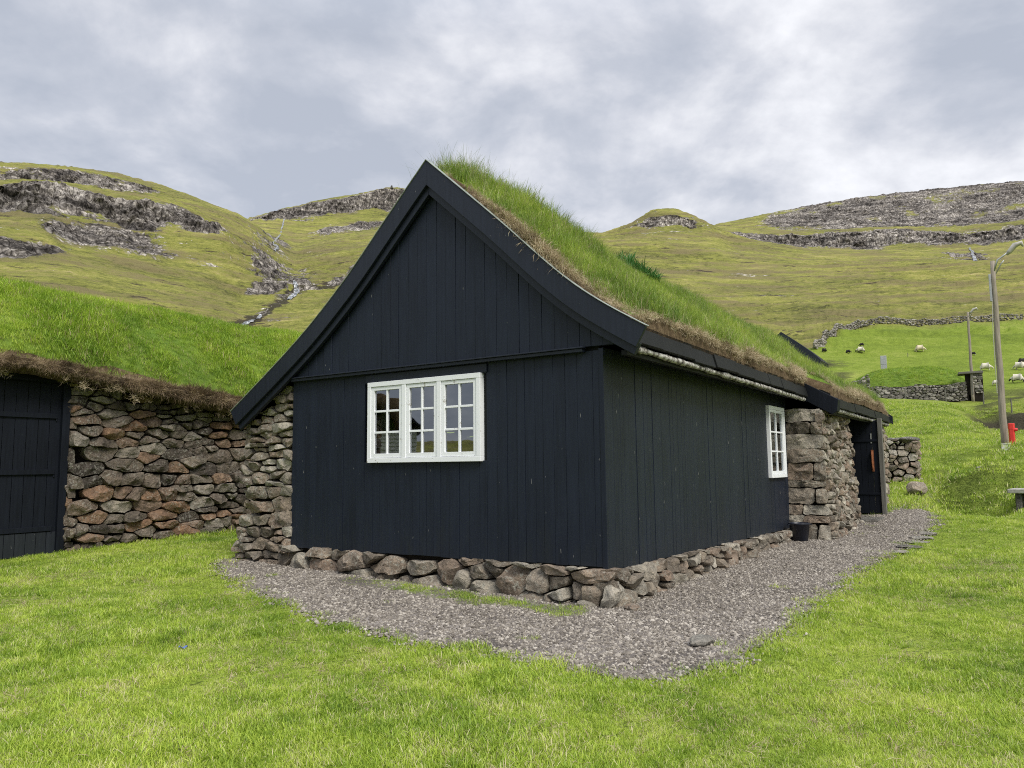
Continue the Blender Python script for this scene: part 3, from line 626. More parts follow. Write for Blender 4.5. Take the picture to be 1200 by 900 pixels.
def scatter(name, pts, rot, scl, coll, idx, parent=None, label=None, cat=None):
    me = D.meshes.new(name); me.vertices.add(len(pts)); me.vertices.foreach_set('co', np.asarray(pts, np.float32).ravel())
    a = me.attributes.new('rot', 'FLOAT_VECTOR', 'POINT'); a.data.foreach_set('vector', np.asarray(rot, np.float32).ravel())
    a = me.attributes.new('scl', 'FLOAT', 'POINT'); a.data.foreach_set('value', np.asarray(scl, np.float32))
    a = me.attributes.new('idx', 'INT', 'POINT'); a.data.foreach_set('value', np.asarray(idx, np.int32))
    o = D.objects.new(name, me); link(o, parent); o['kind'] = 'stuff'
    if label: o['label'] = label
    if cat: o['category'] = cat
    g = D.node_groups.new(name+'_scatter', 'GeometryNodeTree')
    g.interface.new_socket('Geometry', in_out='INPUT', socket_type='NodeSocketGeometry'); g.interface.new_socket('Geometry', in_out='OUTPUT', socket_type='NodeSocketGeometry')
    gi = g.nodes.new('NodeGroupInput'); go = g.nodes.new('NodeGroupOutput')
    ci_ = g.nodes.new('GeometryNodeCollectionInfo'); ci_.inputs['Collection'].default_value = coll; ci_.inputs['Separate Children'].default_value = True; ci_.inputs['Reset Children'].default_value = True
    ip = g.nodes.new('GeometryNodeInstanceOnPoints'); ip.inputs['Pick Instance'].default_value = True
    def na(nm, tp):
        n = g.nodes.new('GeometryNodeInputNamedAttribute'); n.data_type = tp; n.inputs['Name'].default_value = nm; return n.outputs['Attribute']
    g.links.new(gi.outputs[0], ip.inputs['Points']); g.links.new(ci_.outputs[0], ip.inputs['Instance'])
    g.links.new(na('idx', 'INT'), ip.inputs['Instance Index']); g.links.new(na('rot', 'FLOAT_VECTOR'), ip.inputs['Rotation']); g.links.new(na('scl', 'FLOAT'), ip.inputs['Scale'])
    g.links.new(ip.outputs[0], go.inputs[0])
    md = o.modifiers.new('scatter', 'NODES'); md.node_group = g
    return o
def rrot(n, tilt=.15): return np.column_stack([RNG.normal(0, tilt, n), RNG.normal(0, tilt, n), RNG.uniform(0, 2*pi, n)])
C_lawn = mkcol('protos_lawn', [blade_proto('a%d' % i, 46, .10, .025, .07, .0042, .55, M['lawn'], 100+i, .9) for i in range(6)])
C_roof = mkcol('protos_roof', [blade_proto('b%d' % i, 38, .11, .08, .32, .0055, .42, M['roofgrass'], 200+i, .75, 4) for i in range(6)])
C_mound = mkcol('protos_mound', [blade_proto('c%d' % i, 44, .13, .07, .17, .006, .45, M['mound'], 300+i, .9) for i in range(6)])
C_straw = mkcol('protos_straw', [blade_proto('d%d' % i, 40, .07, .05, .17, .0045, .9, M['straw'], 400+i, 1.3) for i in range(5)])
C_dead = mkcol('protos_dead', [blade_proto('e%d' % i, 70, .09, .08, .22, .006, .9, M['deadgrass'], 500+i, 1.4) for i in range(5)])
C_leaf = mkcol('protos_leaf', [blade_proto('f%d' % i, 40, .12, .12, .30, .016, .5, M['darkleaf'], 600+i, .9) for i in range(3)])
C_field = mkcol('protos_field', [blade_proto('g%d' % i, 70, .35, .05, .16, .016, .5, M['lawn'], 700+i, .9, 2) for i in range(4)])

# ------------------------------------------------------------------ the main house (local x right, y back, z up from the near corner)
HR = -AZ
house = empty('turf_house', A, HR, label='black tarred wooden house with a grass roof and white windows, on a low stone plinth', cat='house')
def hw(x, y): return A[0]+DX[0]*x+D1[0]*y, A[1]+DX[1]*x+D1[1]*y
def hz(x, y):
    wx, wy = hw(x, y); return float(zloc(np.array(wx), np.array(wy)))
OUT = [(-6.64, 2.52), (-5.95, 2.95), (-5.4, 3.3), (-4.86, 3.66), (-3.98, 4.37), (-3.24, 5.09), (-2.51, 5.77), (-1.57, 4.93), (-1.14, 4.54), (-.74, 4.15), (-.36, 3.80), (-.05, 3.56), (.3, 3.33), (.66, 3.12)]
def resamp(P_, n=46):
    P_ = np.array(P_); s_ = np.concatenate([[0], np.cumsum(np.hypot(*np.diff(P_, axis=0).T))]); u = np.linspace(0, s_[-1], n)
    return np.column_stack([np.interp(u, s_, P_[:, 0]), np.interp(u, s_, P_[:, 1])])
def smooth_half(P_):
    P_ = resamp(P_, 30)
    for _ in range(6):
        Q_ = P_.copy(); Q_[1:-1] = (P_[:-2]+2*P_[1:-1]+P_[2:])/4; P_ = Q_
    return P_
LH = smooth_half(OUT[:7]); RH = smooth_half(OUT[6:])
OUTL = np.vstack([LH, RH[1:]])
def prof(x): return np.interp(x, OUTL[:, 0], OUTL[:, 1])
def offs(H_, d, side):
    t_ = np.gradient(H_, axis=0); t_ /= np.hypot(*t_.T)[:, None]; n_ = np.column_stack([t_[:, 1], -t_[:, 0]])  # downwards normal for left->right
    return H_+n_*d
APX = OUTL[len(LH)-1]
def barge(d0, d1_, y0, y1, name, m__, cut=0.):
    out = []
    for side, H_ in (('l', LH), ('r', RH)):
        a = offs(H_, d0, side); b_ = offs(H_, d1_, side)
        xa = APX[0]
        def clip(Z):
            if side == 'l':
                q = Z[Z[:, 0] < xa]; p_, r_ = q[-2], q[-1]
            else:
                q = Z[Z[:, 0] > xa]; p_, r_ = q[1], q[0]
            e = r_+(r_-p_)*((xa-r_[0])/(r_[0]-p_[0])); return np.vstack([q, e]) if side == 'l' else np.vstack([e, q])
        a, b_ = clip(a), clip(b_)
        if side == 'l' and cut: b_ = b_
        poly = [tuple(p) for p in a]+[tuple(p) for p in b_[::-1]]
        bm = bmesh.new(); n1_, n2_ = len(a), len(b_); A0 = []; 
        u_ = lambda Z, n: resamp(Z, n)
        a2, b2 = u_(a, 32), u_(b_, 32)
        for y in (y0, y1): A0.append([[bm.verts.new((p[0], y, p[1])) for p in Z] for Z in (a2, b2)])
        for i in range(31):
            for k in (0, 1): bm.faces.new((A0[k][0][i], A0[k][0][i+1], A0[k][1][i+1], A0[k][1][i]))
            for k in (0, 1): bm.faces.new((A0[0][k][i], A0[0][k][i+1], A0[1][k][i+1], A0[1][k][i]))
        for i in (0, 31): bm.faces.new((A0[0][0][i], A0[0][1][i], A0[1][1][i], A0[1][0][i]))
        out.append(from_bm(name, bm, m__, house, bevel=.006))
    return out
barge(0, .255, -.21, -.165, 'bargeboard', M['barge'])
barge(.20, .345, -.16, -.10, 'inner_bargeboard', M['barge'])
barge(-.016, -.004, -.222, -.13, 'verge_strip', M['zinc'])
# roof deck
def sagf(x, y):
    return -(.13*np.clip((np.asarray(y)+.1)/1.6, 0, 1)+.24*np.clip((np.asarray(y)-1.5)/6., 0, 1))*np.clip(1-np.abs(np.asarray(x)-APX[0])/3.2, 0, 1)**.7
def deck_poly(xr):
    xs = np.linspace(-6.6, xr, 60); top_ = prof(xs)-.05; xs2 = xs
    return [(x, z) for x, z in zip(xs, top_)]+[(x, z-.12) for x, z in zip(xs2[::-1], top_[::-1])]
bm = bmesh.new()
for (xr, y0, y1) in ((.40, -.158, 8.05), (.86, 8.06, 15.1)):
    xs = np.linspace(-6.6, xr, 50); zt = np.interp(xs, OUTL[:, 0], OUTL[:, 1])-.05
    zt = np.where(xs > .66, prof(.66)-.05-(xs-.66)*.55, zt)
    yr = np.linspace(y0, y1, 14)
    g = [[[bm.verts.new((x, y, z+dz+float(sagf(x, y)))) for x, z in zip(xs, zt)] for dz in (0, -.12)] for y in yr]
    for a_ in range(13):
        for i in range(49):
            for k in (0, 1): bm.faces.new((g[a_][k][i], g[a_][k][i+1], g[a_+1][k][i+1], g[a_+1][k][i]))
        for i in (0, 49): bm.faces.new((g[a_][0][i], g[a_][1][i], g[a_+1][1][i], g[a_+1][0][i]))
    for a_ in (0, 13):
        for i in range(49): bm.faces.new((g[a_][0][i], g[a_][0][i+1], g[a_][1][i+1], g[a_][1][i]))
from_bm('roof_boarding', bm, M['blackdeep'], house)

def tint_boards(o, k):
    me = o.data; at = me.attributes.new('tint', 'FLOAT', 'POINT')
    n = len(me.vertices); r = np.random.default_rng(k); vals = np.repeat(r.uniform(0, 1, n//8+1)**2, 8)[:n]; at.data.foreach_set('value', vals.astype(np.float32))
# gable boards
WX0, WX1, WZ0, WZ1 = -3.70, -1.71, 1.665, 2.80
def board_quad(bm, x0, x1, zb0, zt0, zt1, y0, y1):
    vs = [bm.verts.new(p) for p in ((x0, y0, zb0), (x1, y0, zb0), (x1, y1, zb0), (x0, y1, zb0), (x0, y0, zt0), (x1, y0, zt1), (x1, y1, zt1), (x0, y1, zt0))]
    for f in ((0, 3, 2, 1), (4, 5, 6, 7), (0, 1, 5, 4), (1, 2, 6, 5), (2, 3, 7, 6), (3, 0, 4, 7)): bm.faces.new([vs[i] for i in f])
rb = random.Random(3)
bm = bmesh.new(); x = -5.35
while x < -.02:
    w_ = rb.choice([.115, .13, .15, .165]); 
    if x > -.45: w_ = .21
    x1 = min(x+w_, 0.0); zb = .405+rb.uniform(-.008, .008)-(x+5.35)*(-.008); y = -.022-rb.uniform(0, .007)
    segs = [(zb, 2.94)]
    if x1 > WX0 and x < WX1: segs = [(zb, WZ0+.01), (WZ1-.01, 2.94)]
    for a_, b_ in segs: board_quad(bm, x+.0015, x1-.0015, a_, b_, b_, y, .004)
    x = x1
lower = from_bm('gable_boards', bm, M['black'], house, bevel=.0025); tint_boards(lower, 1)
bm = bmesh.new(); x = -5.28
while x < .1:
    w_ = rb.choice([.15, .165, .18]); x1 = x+w_
    z0_, z1_ = prof(x)-.30, prof(x1)-.30
    if x < APX[0] < x1: z0_ = z1_ = max(z0_, z1_)-.02
    zb_ = 2.985
    if x > -.12: zb_ = 2.985
    if min(z0_, z1_) > zb_+.02: board_quad(bm, x+.0015, x1-.0015, zb_, z0_, z1_, -.062-rb.uniform(0, .012), -.02)
    x = x1
upper = from_bm('upper_gable_boards', bm, M['black'], house, bevel=.004); tint_boards(upper, 2)
# backing behind boards, with window openings
bm = bmesh.new()
for (a_, b_, c_, d__) in ((-5.35, WX0+.05, .42, 2.95), (WX1-.05, -.03, .42, 2.95), (WX0+.05, WX1-.05, .42, WZ0+.05), (WX0+.05, WX1-.05, WZ1-.05, 2.95)): box(bm, a_, b_, .006, .05, c_, d__)
xs = np.linspace(-5.35, -.03, 40)
prism(bm, [(-5.35, 2.95)]+[(-.03, 2.95)]+[(x_, max(2.96, prof(x_)-.2)) for x_ in xs[::-1]], .006, .05)
from_bm('wall_backing', bm, M['blackdeep'], house); bm = bmesh.new(); prism(bm, [(-6.3, .3), (.6, .3)]+[(x_, prof(x_)-.25+float(sagf(x_, 15))) for x_ in np.linspace(.55, -6.3, 40)], 15.02, 15.06)
from_bm('back_wall', bm, M['blackdeep'], house)
bm = bmesh.new(); box(bm, -5.30, -.20, -.115, -.028, 2.925, 2.965); box(bm, -5.32, -.18, -.135, -.028, 2.967, 2.985)
from_bm('drip_moulding', bm, M['barge'], house, bevel=.004)
bm = bmesh.new(); box(bm, WX0-.08, WX1+.08, -.05, -.03, WZ1+.005, WZ1+.115)
from_bm('lintel_board', bm, M['barge'], house, bevel=.004)
# side boards (wall faces +x)
SY0, SY1, SZ0, SZ1 = 6.55, 7.62, 1.33, 2.68
bm = bmesh.new(); y = 0.0
while y < 7.9:
    w_ = rb.choice([.085, .1, .11, .125]); y1 = min(y+w_, 7.9); zb = .40-y*.010+rb.uniform(-.006, .006); xx = .018+rb.uniform(0, .007)
    segs = [(zb, 2.97)]
    if y1 > SY0 and y < SY1: segs = [(zb, SZ0+.01), (SZ1-.01, 2.97)]
    for a_, b_ in segs: box(bm, -.004, xx, y+.001, y1-.001, a_, b_)
    y = y1
sb = from_bm('side_boards', bm, M['black'], house, bevel=.002); tint_boards(sb, 5)
bm = bmesh.new(); box(bm, -.028, .034, -.036, .03, .39, 2.96); from_bm('corner_post', bm, M['black'], house, bevel=.004)
bm = bmesh.new()
for (a_, b_, c_, d__) in ((.05, SY0+.05, .4, 2.97), (SY1-.05, 8.1, .4, 2.97), (SY0+.05, SY1-.05, .4, SZ0+.05), (SY0+.05, SY1-.05, SZ1-.05, 2.97)): box(bm, -.05, -.006, a_, b_, c_, d__)
from_bm('side_wall_backing', bm, M['blackdeep'], house)
bm = bmesh.new(); box(bm, -5.3, -.06, .06, 7.8, .38, .42); box(bm, -5.3, -.06, 7.8, 7.84, .4, 3.6); from_bm('interior', bm, M['dark'], house)

def window(w_, h_, ns, loc, rz, cols=2, rows=3):
    fr = .065
    bm = bmesh.new(); box(bm, 0, w_, -.065, .03, 0, fr); box(bm, 0, w_, -.065, .03, h_-fr, h_); box(bm, 0, fr, -.064, .03, fr, h_-fr); box(bm, w_-fr, w_, -.064, .03, fr, h_-fr)
    iw = w_-2*fr; sw = iw/ns; mull = .075
    for i in range(1, ns): box(bm, fr+sw*i-mull/2, fr+sw*i+mull/2, -.062, .03, fr, h_-fr)
    wo_ = from_bm('window', bm, M['white'], house, bevel=.004, loc=loc, rot=(0, 0, rz))
    g = bmesh.new()
    for i in range(ns):
        x0 = fr+sw*i+(mull/2 if i else 0)+.004; x1 = fr+sw*(i+1)-(mull/2 if i < ns-1 else 0)-.004; z0 = fr+.004; z1 = h_-fr-.004; st = .050
        s_ = bmesh.new(); box(s_, x0, x1, -.05, .01, z0, z0+st*1.15); box(s_, x0, x1, -.05, .01, z1-st, z1); box(s_, x0, x0+st, -.05, .01, z0+st*1.15, z1-st); box(s_, x1-st, x1, -.05, .01, z0+st*1.15, z1-st)
        a0, a1, c0, c1 = x0+st, x1-st, z0+st*1.15, z1-st
        for c_ in range(1, cols): xm = a0+(a1-a0)*c_/cols; box(s_, xm-.0145, xm+.0145, -.042, .0, c0, c1)
        for r_ in range(1, rows):
            zm = c0+(c1-c0)*r_/rows
            for c_ in range(cols):
                xa = a0+(a1-a0)*c_/cols+(.0145 if c_ else 0); xb = a0+(a1-a0)*(c_+1)/cols-(.0145 if c_ < cols-1 else 0); box(s_, xa, xb, -.040, .0, zm-.0145, zm+.0145)
        from_bm('sash', s_, M['white'], wo_, bevel=.003)
        v = [g.verts.new(p) for p in ((a0-.01, -.022, c0-.01), (a1+.01, -.022, c0-.01), (a1+.01, -.022, c1+.01), (a0-.01, -.022, c1+.01))]; g.faces.new(v)
    me = D.meshes.new('pane'); g.to_mesh(me); g.free(); me.materials.append(M['glass']); p = D.objects.new('pane', me); link(p, wo_)
    return wo_
def curtain(parent, x0, x1, z0, z1, y, seed):
    n = 40; xs = np.linspace(x0, x1, n); yy = y+.03*np.sin(np.linspace(0, 22*(x1-x0)/.4, n))+.01*np.sin(np.linspace(0, 51, n)+seed)
    bm = bmesh.new(); a = [bm.verts.new((x_, y_, z0)) for x_, y_ in zip(xs, yy)]; b_ = [bm.verts.new((x_, y_, z1)) for x_, y_ in zip(xs, yy)]
    for i in range(n-1): bm.faces.new((a[i], a[i+1], b_[i+1], b_[i]))
    o = from_bm('curtain', bm, M['curtain'], parent, smooth=True); sm_ = o.modifiers.new('s', 'SOLIDIFY'); sm_.thickness = .004
w1_ = window(WX1-WX0, WZ1-WZ0, 3, (WX0, -.02, WZ0), 0)
curtain(w1_, .02, .14, .0, 1.12, .16, 1)
w2_ = window(SY1-SY0, SZ1-SZ0, 1, (.016, SY0, SZ0), pi/2)
curtain(w2_, .05, .42, .0, 1.33, .12, 2); curtain(w2_, .68, 1.02, .0, 1.33, .12, 3)

# plinth boulders
def mp_front(x0, y0, zf=lambda s: 0.): return lambda P_: np.column_stack([x0+P_[:, 0], y0-P_[:, 2], P_[:, 1]+np.array([zf(v) for v in P_[:, 0]])])
def mp_side(x0, y0, zf=lambda s: 0.): return lambda P_: np.column_stack([x0+P_[:, 2], y0+P_[:, 0], P_[:, 1]+np.array([zf(v) for v in P_[:, 0]])])
c1 = voronoi_cells(5.75, .60, .22, 1.6, 14, top=lambda s: .53-.0*s, jit=.5)
c2 = voronoi_cells(8.0, .52, .20, 1.6, 15, top=lambda s: .50-.014*s, jit=.5)
stone_wall('plinth', house, [
    (c1, mp_front(-5.55, -.06, lambda s: -.09+.0*s), dict(seed=11, bulge=(.08, .20), jut=.04, gap=.013, rough=.034, back=.2)),
    (c2, mp_side(.10, -.12, lambda s: -.09+.004*s), dict(seed=12, bulge=(.08, .20), jut=.04, gap=.013, rough=.034, back=.2))],
    M['stonelight'], [(-5.4, .0, .07, 14.9, -.3, .385), (-.2, .02, 0.08, 7.9, -.3, .33)])
# left end wall with its return, pillar and long face
lw_top = lambda s: prof(-6.55+s)-.30-.05
cL = voronoi_cells(1.24, 2.9, .155, 2.3, 21, top=lambda s: lw_top(s)+.0, jit=.3)
cR = voronoi_cells(15., 2.4, .26, 1.7, 22, jit=.4)
stone_wall('end_wall', house, [
    (cL, lambda P_: np.column_stack([-6.56+P_[:, 0]-.10*np.clip(1-P_[:, 1]/1.2, 0, 1)*np.clip(1-P_[:, 0], 0, 1), .02-P_[:, 2]-.12*np.clip(1-P_[:, 1]/2.5, 0, 1), P_[:, 1]+.08]), dict(seed=21, bulge=(.03, .08), jut=.035, gap=.012, back=.2)),
    (cR, lambda P_: np.column_stack([-6.52-P_[:, 2], 15.0-P_[:, 0], P_[:, 1]+.08]), dict(seed=22, bulge=(.03, .10), jut=.03))],
    M['stonelight'], [(-6.40, -5.36, .16, .8, -.2, 2.3), (-6.36, -5.8, .8, 14.9, -.2, 2.2), (-5.9, -5.36, .16, .5, 2.3, 2.75)])
cP = []; rp_ = random.Random(12); z0 = 0.
for hh_ in (.42, .17, .20, .33, .14, .34, .27, .30, .24, .26):
    z1 = z0+hh_; cut = rp_.choice([.0, .0, .3, .55]); a_, b_ = rp_.uniform(-.03, .03), rp_.uniform(-.03, .03)
    if cut: cP += [np.array([(0, z0), (cut-.01, z0), (cut+.03, z1), (0, z1)]), np.array([(cut, z0), (.80, z0+.01), (.80, z1-.01), (cut+.04, z1)])]
    else: cP.append(np.array([(0, z0), (.80+a_, z0+.01), (.80+b_, z1-.02), (.4, z1+.02), (0, z1)]))
    z0 = z1
cF = voronoi_cells(2.75, 2.62, .20, .85, 32, jit=.5)
cB = voronoi_cells(2.4, 2.5, .22, 1.3, 33, jit=.4)
stone_wall('stone_pillar', house, [
    (cP, lambda P_: np.column_stack([-.03+P_[:, 0]*(.93+.0*P_[:, 1])+.10*np.clip(1-P_[:, 1]/2.2, 0, 1)*P_[:, 0], 7.92-P_[:, 2]-.12*np.clip(1-P_[:, 1]/2.5, 0, 1), P_[:, 1]+.0]), dict(seed=31, bulge=(.03, .06), jut=.025, gap=.008, rough=.024, M_=28)),
    (cF, lambda P_: np.column_stack([.68+P_[:, 2]+.16*np.clip(1-P_[:, 1]/2.4, 0, 1), 7.90+P_[:, 0], P_[:, 1]+.04]), dict(seed=32, bulge=(.04, .12), jut=.05, gap=.014, rough=.035))],
    M['stonelight'], [(-.05, .50, 8.08, 10.45, -.1, 2.62)])
stone_wall('stone_jamb', house, [
    (cB, lambda P_: np.column_stack([.80+P_[:, 2], 12.66+P_[:, 0], P_[:, 1]+.2]), dict(seed=33))],
    M['stonelight'], [(-.05, .72, 12.7, 15.0, .1, 2.7)])
# doorway: reveal, leaf, post, sill
bm = bmesh.new(); box(bm, -.3, -.25, 10.55, 12.7, .2, 2.8); box(bm, -.25, .55, 12.62, 12.66, .3, 2.7); from_bm('door_recess', bm, M['dark'], house)  # near-black panels, shade of the door recess put into their colour
bm = bmesh.new(); n = 5
for i in range(n): box(bm, .33+i*.134, .33+(i+1)*.134-.006, 12.50, 12.54, .37, 2.62)
dl_ = from_bm('door', bm, M['doorblack'], house, bevel=.003)
for a_ in (.82, 2.1): bm = bmesh.new(); box(bm, .34, .995, 12.478, 12.499, a_, a_+.06); from_bm('ledge', bm, M['doorblack'], dl_, bevel=.003)
bm = bmesh.new(); tube(bm, [(.86, 12.47, 1.42), (.855, 12.44, 1.5), (.85, 12.44, 1.78), (.85, 12.47, 1.86)], .02, 8); box(bm, .83, .885, 12.485, 12.499, 1.38, 1.9); from_bm('handle', bm, M['rust'], dl_)
bm = bmesh.new(); box(bm, .835, .86, 12.485, 12.499, 2.06, 2.30); from_bm('latch', bm, M['metalgrey'], dl_)
bm = bmesh.new(); box(bm, 1.005, 1.10, 12.46, 12.60, .34, 2.66); from_bm('door_post', bm, M['greywood'], house, bevel=.006)
bm = bmesh.new(); prism(bm, [(.55, 10.6), (1.15, 10.7), (1.2, 11.5), (1.12, 12.6), (.5, 12.6)], .16, .34, 'z'); from_bm('door_step', bm, M['stonegrey'], house, bevel=.03)
# eave boards: a row of short planks laid on edge holding back the turf
bm = bmesh.new(); y = -.12; k = 0
while y < 7.9:
    y1 = min(y+rb.uniform(.75, 1.1), 7.95); dz = rb.uniform(-.015, .015); dx = rb.uniform(-.012, .012); z0 = 2.965-(y*.008)
    prism(bm, [(.41+dx, z0+dz), (.475+dx, z0+dz+.01), (.425+dx, z0+.20+dz), (.365+dx, z0+.19+dz)], y+.008, y1-.008); y = y1
from_bm('eave_board', bm, M['blackdeep'], house, bevel=.006)
bm = bmesh.new(); y = 8.22
while y < 15.1:
    y1 = min(y+rb.uniform(.75, 1.1), 15.2); dz = rb.uniform(-.015, .015); dx = rb.uniform(-.012, .012); z0 = 2.68-(y-8)*.006
    prism(bm, [(.90+dx, z0+dz), (.965+dx, z0+dz+.01), (.925+dx, z0+.20+dz), (.865+dx, z0+.19+dz)], y+.008, y1-.008); y = y1
from_bm('eave_board', bm, M['blackdeep'], house, bevel=.006)
def strip(y0, y1, x_, z_, dzdy):
    n = 160; ys = np.linspace(y0, y1, n); bm = bmesh.new(); rings = []
    for i, y in enumerate(ys):
        ra = .032+.014*float(fbm(np.array([[y*4, 1.3, x_]]), 3, 71)[0]); zc = z_+dzdy*(y-y0)+.008*float(fbm(np.array([[y*2, 5.3, x_]]), 2, 72)[0])
        rings.append([bm.verts.new((x_+ra*1.25*cos(a_), y, zc+ra*sin(a_)*(1+.4*hash01(i, kk)))) for kk, a_ in enumerate(np.linspace(0, 2*pi, 9)[:-1])])
    for a, b_ in zip(rings, rings[1:]):
        for kk in range(8): bm.faces.new((a[kk], a[(kk+1) % 8], b_[(kk+1) % 8], b_[kk]))
    bm.faces.new(rings[0]); bm.faces.new(rings[-1]); return from_bm('bark_strip', bm, M['bark'], house, smooth=True)
def hash01(a, b_): return random.Random(a*131+b_*7).random()
strip(-.02, 7.9, .40, 2.925, -.008); strip(8.3, 15.0, .885, 2.645, -.006)
bm = bmesh.new(); box(bm, .30, .37, -.1, 7.95, 2.84, 2.90); box(bm, .78, .85, 8.2, 15.1, 2.56, 2.61)
for y in np.arange(.6, 7.9, 1.2): box(bm, -.02, .34, y, y+.09, 2.905, 2.965)
from_bm('eave_rail', bm, M['blackdeep'], house, bevel=.004)
bm = bmesh.new()
prism(bm, [(.36, 3.22), (1.02, 2.83), (.99, 2.60), (.90, 2.54), (.30, 2.90)], 7.97, 8.20); from_bm('step_bargeboard', bm, M['doorblack'], house, bevel=.008)
bm = bmesh.new()
prism(bm, [(x_, prof(x_)+.01+float(sagf(x_, 15))) for x_ in np.linspace(-6.6, .6, 50)]+[(1.0, 2.84), (1.0, 2.62)]+[(x_, prof(x_)-.25+float(sagf(x_, 15))) for x_ in np.linspace(.6, -6.6, 50)], 15.12, 15.16); from_bm('back_bargeboard', bm, M['barge'], house)

# roof turf
XE = lambda y: np.where(np.asarray(y) < 8.1, .40, .88)
def turf_h(x, y):
    x = np.asarray(x, float); y = np.asarray(y, float)
    xe = XE(y); ext = np.clip(prof(np.minimum(x, .66))-np.maximum(0, x-.66)*.55, 0, 9)
    e = np.clip((y+.13)/.75, 0, 1); e = .05+.17*e*e*(3-2*e); ed = np.clip((xe-x)/.5, 0, 1)
    t_ = e*(.55+.45*ed)+.035*fbm(P3(x, y)*1.3, 3, 81)+.02*fbm(P3(x, y)*5, 2, 82)+.05*np.clip(fbm(P3(x, y)*.5, 2, 83), 0, 1)
    rd = np.exp(-((x-APX[0])/.35)**2)*.12
    sag = sagf(x, y)
    back = -.22*np.clip((y-14.2)/1., 0, 1)
    return ext+t_-rd+sag+back
ys = np.arange(-.14, 15.15, .11); nx = 96
G = []
for y in ys:
    xs = np.linspace(-6.58, float(XE(y)), nx); G.append(np.column_stack([xs, np.full(nx, y), turf_h(xs, np.full(nx, y))]))
G = np.array(G); ny = len(ys)
# skirt ring
sk0 = G[0].copy(); sk0[:, 2] = prof(np.minimum(sk0[:, 0], .66))-.06; sk1 = G[-1].copy(); sk1[:, 2] -= .3
G = np.concatenate([sk0[None], G, sk1[None]], 0)
eL = G[:, :1].copy(); eL[:, :, 2] -= .28; eR = G[:, -1:].copy(); eR[:, :, 2] -= .22; G = np.concatenate([eL, G, eR], 1)
ny, nx = G.shape[:2]; i_, j_ = np.meshgrid(np.arange(ny-1), np.arange(nx-1), indexing='ij'); i_ = i_.ravel(); j_ = j_.ravel()
Fq = np.stack([i_*nx+j_, i_*nx+j_+1, (i_+1)*nx+j_+1, (i_+1)*nx+j_], -1)
o = from_np('turf', G.reshape(-1, 3), Fq, [M['turfsoil'], M['deadsoil']], house); cxm = G[:-1, :-1, 0].ravel(); cym = G[:-1, :-1, 1].ravel()
o.data.polygons.foreach_set('material_index', ((cym < -.09) | (cxm > XE(cym)-.04) | (cxm < -6.4)).astype(np.int32))
# grass of the roof
def roof_pts(n, x0, x1, y0, y1): return RNG.uniform(x0, x1, n), RNG.uniform(y0, y1, n)
x, y = roof_pts(11500, -2.9, .86, -.10, 15.1); keep = (x < XE(y)-.03)
edge = np.minimum(np.clip((y+.10)/.2, 0, 1), np.clip((XE(y)-x)/.13, 0, 1)); keep &= RNG.uniform(size=len(x)) < .08+.92*edge
x, y = x[keep], y[keep]; x2, y2 = roof_pts(2200, -6.5, -2.9, .1, 15.); x = np.append(x, x2); y = np.append(y, y2)
z = turf_h(x, y)-.02; n = len(x); sc_ = (.65+.5*RNG.uniform(size=n))*(1+.22*np.exp(-((x+2.4)/.5)**2)*np.exp(-((y-1.6)/2.)**2))*(.88+.75*fbm(P3(x, y)*1.1, 3, 91))*(1-.3*np.clip((y-3)/3, 0, 1)*np.exp(-((x+2.5)/.6)**2))
rt = rrot(n, .18); nearedge = np.clip(1-(XE(y)-x)/.25, 0, 1); z = z-.0*nearedge
scatter('turf_grass', np.column_stack([x, y, z]), rt, sc_, C_roof, RNG.integers(0, 6, n), house)
C_wispy = mkcol('protos_wispy', [blade_proto('y%d' % i, 7, .12, .28, .50, .0032, .30, M['wispy'], 250+i, .8, 5) for i in range(4)])
n = 620; y = np.abs(RNG.normal(0, 2.6, n))+.1; x = -2.45+RNG.normal(0, .38, n); scatter('seed_stalks', np.column_stack([x, y, turf_h(x, y)]), rrot(n, .2), RNG.uniform(.6, 1.1, n)*np.clip(1.1-y/9, .5, 1.1), C_wispy, RNG.integers(0, 4, n), house)
# dry straw along verge and eaves
def seg(n, y0, y1, xa, xb, hang):
    y = RNG.uniform(y0, y1, n); x = RNG.uniform(xa, xb, n); z = turf_h(x, y)-.01-hang*RNG.uniform(0, 1, n); return x, y, z
n = 1250; x = RNG.uniform(-2.4, .45, n); y = -.13+np.abs(RNG.normal(0, 1, n))*np.interp(x, [-2.4, -1.6, -.9, .0, .45], [.16, .07, .13, .22, .22]); q1 = (x, y, turf_h(x, np.maximum(y, -.13))-.01)
m1 = (fbm(P3(q1[0]*1.1, q1[1]), 2, 95) > -.12) & (RNG.uniform(size=n) < np.clip(.5+.3*(q1[0]+2.4), .4, .9))
q1 = tuple(a[m1] for a in q1)
q2 = seg(480, -.1, 8.1, .30, .43, .02); q3 = seg(380, 8.2, 15., .76, .90, .02); nq = 420; yq = RNG.uniform(-.1, 15, nq); q5 = (XE(yq)+.01, yq, turf_h(XE(yq)-.02, yq)-RNG.uniform(0, .1, nq)); q4 = seg(420, 7.2, 8.6, .1, .8, .02)
q4 = (np.minimum(q4[0], XE(q4[1])), q4[1], q4[2]+.05)
x, y, z = [np.concatenate([q_[i] for q_ in (q1, q2, q3, q4, q5)]) for i in range(3)]
n = len(x); scatter('dry_grass', np.column_stack([x, y, z]), rrot(n, .6), RNG.uniform(.4, .95, n)*np.clip(.95+.9*fbm(P3(x*1.1, y*1.1), 2, 96), .4, 1.5), C_straw, RNG.integers(0, 5, n), house)
